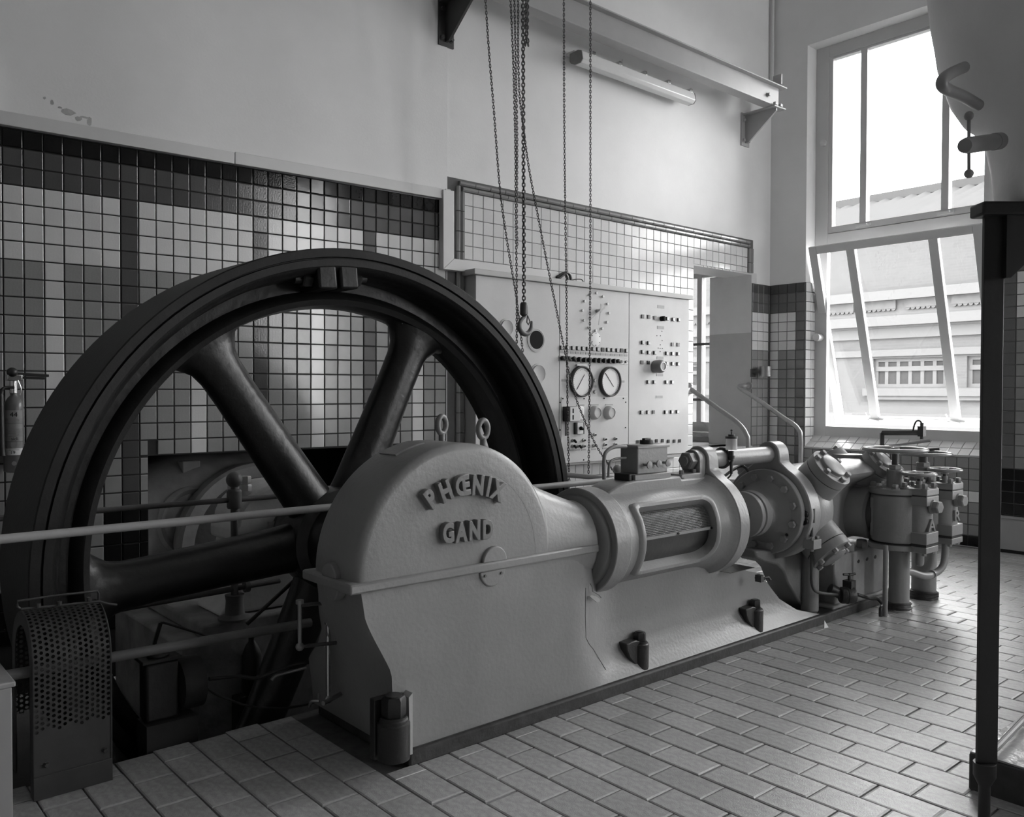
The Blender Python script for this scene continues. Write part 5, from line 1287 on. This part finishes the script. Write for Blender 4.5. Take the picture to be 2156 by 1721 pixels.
# left panel instruments
for (x, z), r_, dk in zip([(4.865,1.914),(4.884,1.628),(4.529,2.000)], (.086, .072, .062), (1, 0, 0)):
    g = obj('panel_dial', MB().lathe([(r_*.85, 0), (r_*1.2, 0), (r_*1.2, .006), (r_*1.02, .008), (r_, .02 if not dk else .006), (r_*.85, .015 if not dk else .004)], (x, yf, z), (0,-1,0), 48), 'panel_edge', pL)
    obj('dial', MB().cyl((x, yf-.001, z), (x, yf-.007, z), r_*.9, 40), 'ink' if dk else 'label_grey', g)

# ================================================================ CRANE BEAM, BRACKETS, LAMP
bm_ = thing('crane_beam', 'long grey painted steel crane rail running along the back wall', 'beam', (5.0, 5.12, 4.54))
bxa, bxb = 2.2, 8.26; zb_, zt_ = 4.545, 4.79; by = 5.12
obj('web', MB().box((bxa, by-.006, zb_+.01), (bxb, by+.006, zt_-.01)), 'beam_paint', bm_, smooth=False)
obj('bottom_flange', MB().box((bxa, by-.062, zb_), (bxb+.06, by+.062, zb_+.013)), 'beam_paint', bm_, bevel=.002)
obj('top_flange', MB().box((bxa, by-.062, zt_-.013), (bxb+.08, by+.062, zt_)), 'beam_paint', bm_, bevel=.002)
obj('top_strip', MB().box((bxa, by-.030, zt_), (bxb, by+.03, zt_+.02)), 'beam_paint', bm_, bevel=.002)
obj('end_stop', MB().box((bxb-.02, by-.05, zt_+.02), (bxb, by+.05, zt_+.13)), 'beam_paint', bm_, smooth=False)
obj('flange_bolt', MB().bolt((8.05, by-.012, 4.66), (0,-1,0), .018, .02), 'beam_paint', bm_)
def bracket(x, label, m):
    t = thing('beam_bracket', label, 'bracket', (x, 5.4, 4.2))
    obj('gusset', MB().prism([(5.45, 4.235), (5.40, 4.235), (5.06, 4.50), (5.06, 4.53), (5.45, 4.53)], lambda u, v, w: (w, u, v), x-.012, x+.012), m, t, bevel=.002)
    obj('back_plate', MB().box((x-.075, 5.445, 4.20), (x+.075, 5.462, 4.56)), m, t, bevel=.002)
    obj('seat_plate', MB().box((x-.07, 5.04, 4.530), (x+.07, 5.445, 4.545)), m, t, bevel=.002)
    for sx, zz in ((-1, 4.26), (1, 4.26), (-1, 4.48), (1, 4.48)): obj('bracket_bolt', MB().bolt((x+.045*sx, 5.445, zz), (0,-1,0), .018, .022), m, t)
    for sx in (-1, 1): obj('clamp', MB().box((x+.05*sx-.02, 5.03, 4.545), (x+.05*sx+.02, 5.06, 4.575)), m, t, bevel=.002)
bracket(8.14, 'grey triangular bracket holding the far end of the crane beam', 'beam_paint')
bracket(4.03, 'dark triangular bracket hanging at the top edge left of the chains', 'bracket_dark')
ly = 5.32
t = thing('fluorescent_lamp', 'long white fluorescent lamp fitting on the wall below the crane beam', 'lamp', (6.1, ly, 4.38))
la = [(5.366,4.420),(6.972,4.427)]
xl0, xl1 = la[0][0], la[1][0]; lz = (la[0][1]+la[1][1])/2
prof = [(ly+.085, lz+.055), (ly+.085, lz-.01), (ly+.07, lz-.035), (ly+.02, lz-.06), (ly-.05, lz-.06), (ly-.075, lz-.03), (ly-.06, lz+.045), (ly-.02, lz+.06)]
for xe in (xl0-.008, xl1+.001): obj('end_cap', MB().prism(prof, lambda u, v, w: (w, u, v), xe, xe+.007), 'grey_metal_dull', t)
obj('diffuser', MB().prism(prof, lambda u, v, w: (w, u, v), xl0, xl1), 'lamp_plastic', t, bevel=.006)
obj('housing', MB().box((xl0-.005, ly+.03, lz+.045), (xl1+.005, ly+.132, lz+.075)), 'trunking_white', t, bevel=.003)
for k in range(5):
    x = xl0+.15+(xl1-xl0-.2)*k/4; obj('clip', MB().box((x, ly-.05, lz+.05), (x+.04, ly+.03, lz+.085)), 'chrome', t, bevel=.003)
obj('supply_wire', MB().tube(smooth_path([(xl0+.75, ly+.12, lz+.07), (xl0+.74, ly+.13, lz+.14), (xl0+.75, ly+.135, lz+.22)], 4), .004, 6), 'trunking_white', t)

# ================================================================ CHAINS AND HOOK
def link_mesh(L_, W_, r):
    pts = [];
    for i in range(6): a = -PI/2+PI*i/5; pts.append((W_*math.cos(a), 0, (L_-W_)*0 + (L_/2-W_) + W_*math.sin(a)) if a >= 0 else (W_*math.cos(a), 0, -(L_/2-W_) + W_*math.sin(a)))
    P_ = []
    for i in range(4): a = PI*i/3; P_.append((W_*math.cos(a), 0, (L_/2-W_)+W_*math.sin(a)))
    for i in range(4): a = PI+PI*i/3; P_.append((W_*math.cos(a), 0, -(L_/2-W_)+W_*math.sin(a)))
    return meshdata('link', MB().tube(P_, r, 4, closed=True), 'chain_iron', True, 80)
LM_S = link_mesh(.0260, .0055, .0028); LM_H = link_mesh(.0345, .0095, .0047)
def chain(label, pts, y, me=None, pitch=.0195, group=None):
    P_ = smooth_path([Vector((x, yy, z)) for (x, z), yy in zip(pts, y if isinstance(y, list) else [y]*len(pts))], 12)
    me = me or LM_S; t = thing('hoist_chain', label, 'chain', P_[-1], group)
    d = [0]
    for a, b in zip(P_, P_[1:]): d.append(d[-1]+(b-a).length)
    s = pitch*.3; k = 0; j = 0
    while s < d[-1]:
        while d[j+1] < s: j += 1
        q = (s-d[j])/(d[j+1]-d[j]); p = P_[j].lerp(P_[j+1], q); dr_ = (P_[j+1]-P_[j]).normalized()
        x_ = (ri - dr_*ri.dot(dr_)).normalized(); rot = Matrix((x_, dr_.cross(x_), dr_)).transposed().to_quaternion() @ Matrix.Rotation((PI/2 if k % 2 else 0)+.30*math.sin(k*.07)+random.uniform(-.08, .08), 4, 'Z').to_quaternion()
        o = bpy.data.objects.new('link', me); COL.objects.link(o); o.parent = t; o.location = p-P_[-1]; o.rotation_euler = rot.to_euler()
        s += pitch; k += 1
    return t
yh = 4.5
chain('thin hand chain slanting in from the left of the hook', [(3.645,4.282),(3.658,4.127),(3.692,3.769),(3.735,3.393),(3.787,2.899),(3.844,2.580),(3.898,2.338),(3.942,2.143),(3.974,1.961),(4.007,1.744)], yh)
chain('thin chain strand close left of the hook chain, leftmost at the top', [(3.891,4.368),(3.900,4.207),(3.928,3.754),(3.947,3.228),(3.954,2.730),(3.964,2.230),(3.966,1.693)], 4.52)
chain('middle strand of the thin chains beside the hook chain', [(3.961,4.405),(3.970,4.242),(3.985,3.780),(4.000,3.247),(3.998,2.742),(4.003,2.507)], 4.56)
chain('thin chain crossing behind the hook chain and slanting down to the lubricator', [(3.922,4.360),(3.927,4.198),(3.928,3.838),(3.942,3.546),(3.974,3.355),(4.029,3.066),(4.107,2.777),(4.202,2.433),(4.308,2.064),(4.397,1.756),(4.488,1.476),(4.626,1.225),(4.768,1.021),(4.992,0.795)], 4.47)
chain('heavy load chain carrying the hook', [(3.997,4.395),(3.998,4.230),(4.006,3.235),(4.013,2.568),(4.014,2.098)], yh, LM_H, .0250)
chain('short heavy chain loop hanging at the top beside the load chain, left strand', [(4.118,4.470),(4.118,4.301),(4.119,4.097),(4.138,3.983)], 4.6, LM_H, .0250)
chain('short heavy chain loop hanging at the top beside the load chain, right strand', [(4.169,4.487),(4.165,4.315),(4.161,4.109),(4.143,3.984)], 4.64, LM_H, .0250)
chain('thin straight chain hanging before the cabinet just right of the hook', [(4.393,4.522),(4.399,4.351),(4.408,3.487),(4.427,2.618),(4.440,2.092),(4.453,1.352),(4.476,0.747)], yh)
chain('rightmost thin straight chain, hanging before the two large dials', [(4.678,4.613),(4.679,4.436),(4.686,3.367),(4.690,2.650),(4.689,1.928),(4.687,1.349),(4.680,0.798)], yh)
# hook
hk = Vector((4.014, 4.500, 2.098))
t = thing('crane_hook', 'forged steel hoist hook with safety latch hanging before the cabinet', 'hook', (hk.x, hk.y, hk.z-.15))
mb = MB().lathe([(.020, .01), (.026, 0), (.028, -.03), (.028, -.075), (.020, -.082), (.013, -.09)], hk, (0,0,1), 20)
obj('swivel', mb, 'dark_metal', t)
H_ = [Vector((x, 4.5, z)) for x, z in [(4.021,2.039),(4.021,2.008),(3.996,1.989),(3.973,1.954),(3.981,1.913),(4.016,1.887),(4.056,1.893),(4.082,1.926),(4.088,1.966),(4.091,1.980)]]
n = len(H_)
sp = smooth_path(H_, 5); rr = [lerp(i/len(sp), [(0,.010),(.12,.011),(.3,.015),(.5,.021),(.65,.019),(.8,.012),(.95,.007),(1,.003)]) for i in range(len(sp))]
obj('hook_body', MB().tube(sp, rr, 14), 'hook_steel', t)
LT_ = [Vector((x, 4.5, z)) for x, z in [(4.048,2.018),(4.043,1.969),(4.056,1.951),(4.073,1.975),(4.051,2.016)]]
obj('safety_latch', MB().tube(LT_, .004, 6), 'dark_metal', t)

# ================================================================ BELT GUARD (perforated)
gx0, gx1, gy0, gr, gz = .683, .943, 3.392, .172, .475
gt = thing('belt_guard', 'dark arched sheet-metal belt guard with perforated top and wire handle', 'guard', (.81, 3.56, 0))
def gpt(u, v, off=0.):      # v = length from the floor up the near side and over
    if v < gz: return (gx0+u, gy0-off, v)
    a = (v-gz)/gr
    if a < PI: return (gx0+u, gy0+gr-(gr+off)*math.cos(a), gz+(gr+off)*math.sin(a))
    return (gx0+u, gy0+2*gr+off, gz-(v-gz-PI*gr))
W_ = gx1-gx0; nc = 14; cp = W_/nc; vp = .0195; hr = .0066
mb = MB()
vtop = gz + PI*gr + .25
v0_ = [ .245+ (0 if j % 2 else vp/2) - (.0 if j % 4 else vp) for j in range(nc)]
for j in range(nc):
    uc = (j+.5)*cp; v = v0_[j]
    mb.add([gpt(j*cp, .0), gpt((j+1)*cp, .0), gpt((j+1)*cp, v), gpt(j*cp, v)], [(0,1,2,3)])
    while v < vtop:
        outer = [(-.5,-.5),(0,-.5),(.5,-.5),(.5,0),(.5,.5),(0,.5),(-.5,.5),(-.5,0)]
        O = [gpt(uc+a*cp, v+vp/2+b*vp) for a, b in outer]
        I = [gpt(uc+hr*math.cos(t_), v+vp/2+hr*math.sin(t_)) for t_ in [math.atan2(b, a) for a, b in outer]]
        mb.add(O+I, [(k, (k+1) % 8, (k+1) % 8+8, k+8) for k in range(8)])
        v += vp
o = obj('perforated_sheet', mb, 'guard_grey', gt, smooth=False); so = o.modifiers.new('thick', 'SOLIDIFY'); so.thickness = .0025; so.offset = 0
for x0_, x1_ in ((gx0-.002, gx0+.002), (gx1-.002, gx1+.002)):
    ro = [gpt(0, v)[1:] for v in (0, gz)] + [gpt(0, gz+gr*PI*k/20)[1:] for k in range(1, 20)] + [gpt(0, gz+PI*gr)[1:], (gy0+2*gr, 0)]
    ri_ = [(gy0+.05, 0), (gy0+.05, gz)] + [(gy0+gr-(gr-.05)*math.cos(PI*k/20), gz+(gr-.05)*math.sin(PI*k/20)) for k in range(1, 20)] + [(gy0+2*gr-.05, gz), (gy0+2*gr-.05, 0)]
    n = len(ro); m_ = MB(); m_.add([(x0_, a, b) for a, b in ro]+[(x0_, a, b) for a, b in ri_]+[(x1_, a, b) for a, b in ro]+[(x1_, a, b) for a, b in ri_],
        [f for k in range(n-1) for f in ((k, k+1, n+k+1, n+k), (2*n+k+1, 2*n+k, 3*n+k, 3*n+k+1), (k, 2*n+k, 2*n+k+1, k+1), (n+k, n+k+1, 3*n+k+1, 3*n+k))])
    obj('side_plate', m_, 'guard_grey', gt, smooth=False)
obj('edge_bead', MB().tube([Vector(gpt(W_, v, .002)) for v in [.02]+[.02+.03*k for k in range(1, 28)]], .0035, 6), 'dark_metal', gt)
obj('foot_band', MB().box((gx0-.003, gy0-.006, .0), (gx1+.003, gy0-.0015, .085)), 'guard_grey', gt, bevel=.002)
hp_ = [(0.667, 3.500, 0.674), (0.656, 3.500, 0.685), (0.656, 3.500, 0.705), (0.786, 3.500, 0.706), (0.926, 3.500, 0.701), (0.931, 3.500, 0.691), (0.931, 3.500, 0.665)]
obj('wire_handle', MB().tube(hp_, .0045, 6), 'dark_metal', gt)
obj('handle_strip', MB().tube([(0.665, 3.490, 0.676), (0.929, 3.490, 0.662), (0.963, 3.490, 0.647), (0.994, 3.490, 0.638)], .005, 6), 'dark_metal', gt)
for x, z in [(0.720,0.676),(0.790,0.673),(0.892,0.671)]: obj('strip_bolt', MB().cyl((x, 3.48, z), (x, 3.48, z+.014), .008, 8), 'dark_metal', gt)
for x, z in [(0.723,0.123),(0.920,0.121)]: obj('foot_bolt', MB().bolt((x, gy0-.001, z), (0,-1,0), .009, .012), 'dark_metal', gt)

# pale metal box at the left edge
bo_ = thing('metal_box', 'pale grey sheet-metal box cut by the left edge beside the perforated guard', 'box', (.4, 3.45, 0))
obj('body', MB().box((.12, 3.30, 0), (.60, 3.58, .455)), 'box_white', bo_, bevel=.004)
obj('lid', MB().box((.11, 3.292, .457), (.61, 3.59, .475)), 'box_white', bo_, bevel=.004)

# oil pump in the pit
pm = thing('oil_pump', 'small dark square pump with round cap hanging in the wheel pit', 'pump', (1.25, 3.62, .05))
obj('pump_body', MB().box((1.135, 3.595, .10), (1.27, 3.69, .345)), 'motor_paint_dark', pm, bevel=.012)
obj('pump_top', MB().box((1.12, 3.59, .345), (1.28, 3.70, .36)).cyl((1.20, 3.645, .36), (1.20, 3.645, .372), .045, 20), 'motor_paint_dark', pm, bevel=.003)
obj('pump_motor', MB().lathe([(.05, 0), (.105, .01), (.11, .03), (.11, .10), (.05, .105)], (1.27, 3.65, .22), (1,0,0), 28), 'motor_paint_dark', pm)
obj('pump_bracket', MB().box((1.13, 3.575, -.9), (1.34, 3.70, .095)), 'pit_dark', pm, smooth=False)
# cables in the pit
def cable(label, pts, r=.007, m='black_plastic'): return tag(obj('pit_cable', MB().tube(smooth_path(pts, 6), r, 8), m), label, 'cable')
cable('thin dark cable sagging from the pump motor to the taps under the crankcase', [(1.369, 3.580, 0.211), (1.420, 3.580, 0.164), (1.511, 3.570, 0.108), (1.568, 3.550, 0.084), (1.697, 3.540, 0.046), (1.808, 3.530, 0.037), (1.876, 3.530, 0.037)], .005)
cable('bundle of two dark hoses running level across the pit toward the crankcase', [(1.398, 3.600, 0.230), (1.524, 3.600, 0.213), (1.612, 3.600, 0.187), (1.705, 3.580, 0.206), (1.777, 3.560, 0.222), (1.838, 3.540, 0.225)], .009)
cable('grey pipe end lying just above the sagging cable', [(1.675, 3.580, 0.168), (1.694, 3.580, 0.183), (1.735, 3.570, 0.190), (1.781, 3.560, 0.195), (1.826, 3.540, 0.204)], .008, 'grey_metal')
ob_ = thing('oil_bottle', 'dark bottle standing faintly seen in the pit behind the hoses', 'bottle', (1.52, 4.16, -.02))
c_ = (1.838, 4.160, 0.074)
obj('bottle_body', MB().lathe([(.045, 0), (.05, .01), (.05, .20), (.03, .25), (.016, .27), (.016, .30)], (c_[0], 4.16, c_[2]-.16), (0,0,1), 20), 'motor_paint_dark', ob_)
obj('bottle_shelf', MB().box((c_[0]-.09, 4.13, -1.0), (c_[0]+.09, 4.20, c_[2]-.16)), 'pit_dark', ob_, smooth=False)
st2 = thing('angle_bracket', 'thin steel angle bracket leaning in the pit behind the lower rail', 'bracket', (1.1, 4.15, .3))
obj('strut', MB().tube([(1.375, 4.140, 0.365), (1.386, 4.140, 0.365), (1.608, 4.140, 0.257)], .006, 6), 'dark_metal', st2)
obj('upright', MB().tube([(1.375, 4.140, 0.365), (1.346, 4.140, 0.273), (1.346, 4.14, -1.12)], .010, 6), 'dark_metal', st2)

# ================================================================ FIRE EXTINGUISHER
ex, ey_ = 1.012, 5.455
fe = thing('fire_extinguisher', 'slim dark fire extinguisher with black horn hanging on the tiled wall at left', 'extinguisher', (ex, ey_, 1.01))
R_ = .050
obj('cylinder', MB().lathe([(.0, 0), (.04, 0), (R_, .012), (R_, .36), (.046, .39), (.03, .42), (.018, .432), (.018, .445)], (ex, ey_, 1.012), (0,0,1), 40), 'extinguisher_red', fe, angle=60)
obj('valve_head', MB().cyl((ex, ey_, 1.455), (ex, ey_, 1.535), .020, 16).box((ex-.035, ey_-.03, 1.528), (ex+.04, ey_+.03, 1.562)), 'chrome', fe, bevel=.004)
obj('lever', MB().obox(Vector((ex+.085, ey_-.01, 1.563)), (Vector((1,0,-.05)).normalized(), Vector((0,1,0)), Vector((.05,0,1)).normalized()), (.09, .018, .008)).obox(Vector((ex+.08, ey_-.01, 1.545)), (Vector((1,0,-.02)).normalized(), Vector((0,1,0)), Vector((.02,0,1)).normalized()), (.075, .016, .007)), 'black_plastic', fe, bevel=.002)
obj('gauge_ring', MB().sphere((ex-.01, ey_-.02, 1.575), .028, 14), 'black_plastic', fe)
obj('hose', MB().tube(smooth_path([(ex, ey_-.02, 1.49), (ex-.04, ey_-.03, 1.49), (ex-.062, ey_-.04, 1.48), (ex-.07, ey_-.04, 1.45)], 5), .008, 10), 'black_plastic', fe)
obj('horn', MB().lathe([(.014, 0), (.018, .02), (.022, .30), (.028, .345)], (ex-.072, ey_-.04, 1.455), (0,0,-1), 24), 'black_plastic', fe)
obj('pull_chain', MB().tube(smooth_path([(ex+.015, ey_-.035, 1.53), (ex+.03, ey_-.04, 1.48), (ex+.022, ey_-.04, 1.445)], 4), .004, 6), 'chrome', fe)
obj('wall_bracket', MB().box((ex+.052, ey_-.02, 1.05), (ex+.075, 5.585, 1.14)).box((ex-.03, ey_+.05, 1.35), (ex+.03, 5.585, 1.40)), 'black_iron', fe, smooth=False)
vd = math.atan2(-ey_, -ex)
def band(name, z0_, z1_, m, w=1.15, dr=.0006):
    n_ = 10; v = []
    for k in range(n_+1):
        a = vd - w + 2*w*k/n_
        for z in (z0_, z1_): v.append((ex+(R_+dr)*math.cos(a), ey_+(R_+dr)*math.sin(a), z))
    return obj(name, MB().add(v, [(2*k, 2*k+2, 2*k+3, 2*k+1) for k in range(n_)]), m, fe)
zz = lambda py: 1.018 + (992-py)*.00233
band('label_band', zz(864), zz(844), 'paper_mid', 1.0)
band('label_band', zz(876), zz(864), 'paper_grey', 1.0); band('label_band', zz(888), zz(877), 'paper_mid', 1.0); band('label_band', zz(908), zz(888), 'paper_grey', 1.0)
band('label_band', zz(919), zz(908), 'paper_mid', 1.0); band('label_band', zz(936), zz(920), 'paper_grey', 1.0); band('number_sticker', zz(952), zz(936), 'paper', .95, .0012)
band('boot', zz(992), zz(953), 'extinguisher_red', 1.5, .002)
fwd = Vector((math.cos(vd), math.sin(vd), 0)); xr = Vector((-math.sin(vd), math.cos(vd), 0)); 
def ltext(t_, py, size, m, dx=0.):
    place_text('lettering', t_, size, .0006, m, fe, Vector((ex, ey_, zz(py))) + fwd*(R_+.0022) + xr*dx, xr, (0,0,1))
ltext('44', 855, .038, 'ink'); ltext('19', 946, .026, 'ink', -.006); ltext('sicli', 913, .024, 'ink', .004)
mb = MB().prism([(u, v) for u, v in ((-.016, 0), (.016, 0), (.016, -.02), (.008, -.032), (-.008, -.032), (-.016, -.02))], lambda u, v, w: tuple(Vector((ex, ey_, zz(921)+v)) + fwd*(R_+w) + xr*u), .0008, .002); obj('shield_mark', mb, 'paper_mid', fe, smooth=False)
for k, py in enumerate((867, 870, 873, 891, 894, 898, 902, 905, 940)):
    mb = MB().prism([(-.026, 0), (.026, 0), (.026, .0018), (-.026, .0018)], lambda u, v, w: tuple(Vector((ex, ey_, zz(py)+v)) + fwd*(R_+w) + xr*u), .0004, .0016); obj('text_line', mb, 'paper_mid' if py != 940 else 'ink', fe, smooth=False)
obj('round_mark', MB().cyl(Vector((ex, ey_, zz(972))) + fwd*(R_+.001), Vector((ex, ey_, zz(972))) + fwd*(R_+.003), .012, 20), 'label_grey', fe)

# ================================================================ FOREGROUND TANK AND STAND
tx, ty = 3.50, .82
tk_ = thing('pressure_tank', 'big pale out-of-focus pear-shaped tank at the top right corner on a dark stand', 'tank', (tx, ty, 2.1))
prof = [(.0, 2.100), (.28, 2.105), (.37, 2.115), (.393, 2.135), (.405, 2.20), (.412, 2.27), (.428, 2.35), (.440, 2.40), (.452, 2.425), (.51, 2.475), (.548, 2.54), (.568, 2.60), (.592, 2.68), (.602, 2.75), (.616, 2.83), (.63, 2.95), (.62, 3.3), (.52, 3.6), (.30, 3.78), (.0, 3.82)]
obj('shell', MB().lathe([(a, b) for a, b in prof], (tx, ty, 0), (0,0,1), 96), 'tank_paint', tk_, angle=50)
mb = MB().tube(smooth_path([(2.809, 1.090, 2.487), (2.721, 1.090, 2.449), (2.657, 1.090, 2.414), (2.651, 1.090, 2.393), (2.699, 1.090, 2.390), (2.812, 1.090, 2.396), (2.925, 1.090, 2.395)], 6), .0175, 16); obj('bent_pipe', mb, 'tank_dark', tk_)
v1_, v2_ = Vector((3.105, 1.090, 2.316)), Vector((2.820, 1.090, 2.246))
d_ = (v2_-v1_).normalized()
sp_ = obj('valve_spindle', MB().lathe([(.028, 0), (.028, .05), (.026, .052), (.026, (v2_-v1_).length*.9), (.022, (v2_-v1_).length)], v1_, d_, 24), 'tank_dark', tk_)
bt_, bb_ = Vector((2.850, 1.090, 2.345)), Vector((2.856, 1.090, 2.165))
obj('tee_bar', MB().cyl(bb_, bt_, .0055, 10), 'tank_dark', sp_)
for p in (bt_, bb_): obj('bar_ball', MB().sphere(p, .0145, 16), 'tank_dark', sp_)
stn = thing('tank_stand', 'dark vertical steel post carrying the tank, crossing the window at right', 'stand', (3.13, 1.115, 0))
pc_ = Vector((3.13, 1.115, 0)); u_ = Vector((math.cos(yaw), -math.sin(yaw), 0)); f_ = Vector((math.sin(yaw), math.cos(yaw), 0))
def sbx(z0_, z1_, x0_, x1_, d0=-.03, d1=.03, nm='post', bev=.004):
    return obj(nm, MB().obox(pc_ + u_*((x0_+x1_)/2) + f_*((d0+d1)/2) + Vector((0,0,(z0_+z1_)/2)), (u_, f_, Vector((0,0,1))), ((x1_-x0_)/2, (d1-d0)/2, (z1_-z0_)/2)), 'stand_black', stn, bevel=bev)
sbx(.20, 2.10, -.033, .036, -.008, .008, nm='post', bev=.002)
obj('post_taper', MB().lathe([(.019, 0), (.019, .12), (.036, .155), (.036, .20)], pc_ - u_*.004 + Vector((0,0,.0)), (0,0,1), 24), 'stand_black', stn)
sbx(2.07, 2.115, -.058, .62, -.045, .045, 'top_plate', .008)
obj('gusset', MB().prism([(.03, 2.07), (.03, 1.86), (.045, 1.86), (.17, 1.98), (.62, 1.98), (.62, 2.07)], lambda a, b, w: tuple(pc_ + u_*a + f_*w + Vector((0,0,b))), -.03, .03), 'stand_black', stn, smooth=False)
bs = thing('concrete_base', 'worn concrete base block with shade coloured into its sides on the floor behind the tank post', 'block', (3.9, .7, 0))
obj('block_body', MB().prism([(3.335,.1),(4.5,.1),(4.5,1.25),(3.345,1.25),(3.335,1.24)], ZF, -.012, .128), 'block_side_shade', bs, bevel=.004); obj('block_top', MB().prism([(3.337,.1),(4.5,.1),(4.5,1.248),(3.347,1.248)], ZF, .1285, .136), 'block_top', bs, bevel=.002)
bt2 = thing('floor_rod', 'dark iron rod slanting over the top of the concrete base block', 'rod', (3.5, 1.2, .14))
obj('rod', MB().tube([(3.20, 1.14, .19), (3.40, 1.17, .165), (3.95, 1.22, .16), (4.4, 1.26, .155)], .012, 10), 'stand_black', bt2)

# low cabinet against the window wall right of the post
hc = thing('low_cabinet', 'low pale sheet-metal cabinet at the foot of the window wall behind the post', 'cabinet', (8.6, 2.6, 0))
obj('body', MB().box((8.56, 1.95, .03), (8.655, 2.985, .315)), 'box_white', hc, bevel=.004); obj('plinth', MB().box((8.58, 1.97, 0), (8.65, 2.97, .03)), 'black_plastic', hc, smooth=False); obj('lid', MB().box((8.55, 1.94, .315), (8.655, 2.992, .33)), 'box_white', hc, bevel=.003)
kn = (8.500, 2.754, 1.346)
tag(obj('round_gauge', MB().lathe([(.0, 0), (.04, 0), (.045, .01), (.045, .03), (.0, .03)], (8.655, kn[1]-.02, kn[2]), (-1,0,0), 24), 'grey_metal'), 'small round gauge on the tiles at the right edge', 'gauge')

# sticks lying on the handwheels, paper scrap
tag(obj('wooden_stick', MB().tube([(5.720, 2.673, 1.115), (5.730, 2.610, 1.121), (5.800, 2.437, 1.155)], [.004,.008,.010], 10), 'box_white'), 'pale rod resting across the largest handwheel', 'rod')
tag(obj('screwdriver', MB().tube([(6.200, 2.714, 1.057), (6.220, 2.666, 1.062)], .004, 8).tube([(6.220, 2.666, 1.062), (6.250, 2.559, 1.073)], .010, 10), 'dark_metal'), 'dark handled tool lying on the second largest handwheel', 'tool')
tag(obj('paper_scrap', MB().add([(a, b, c) for a, b, c in ((4.93,2.70,.001),(4.965,2.69,.001),(4.95,2.71,.045),(4.955,2.72,.003))], [(0,1,2),(1,3,2),(0,2,3),(0,3,1)]), 'paper', smooth=False), 'tiny white paper scrap on the floor against the plinth edge', 'scrap')
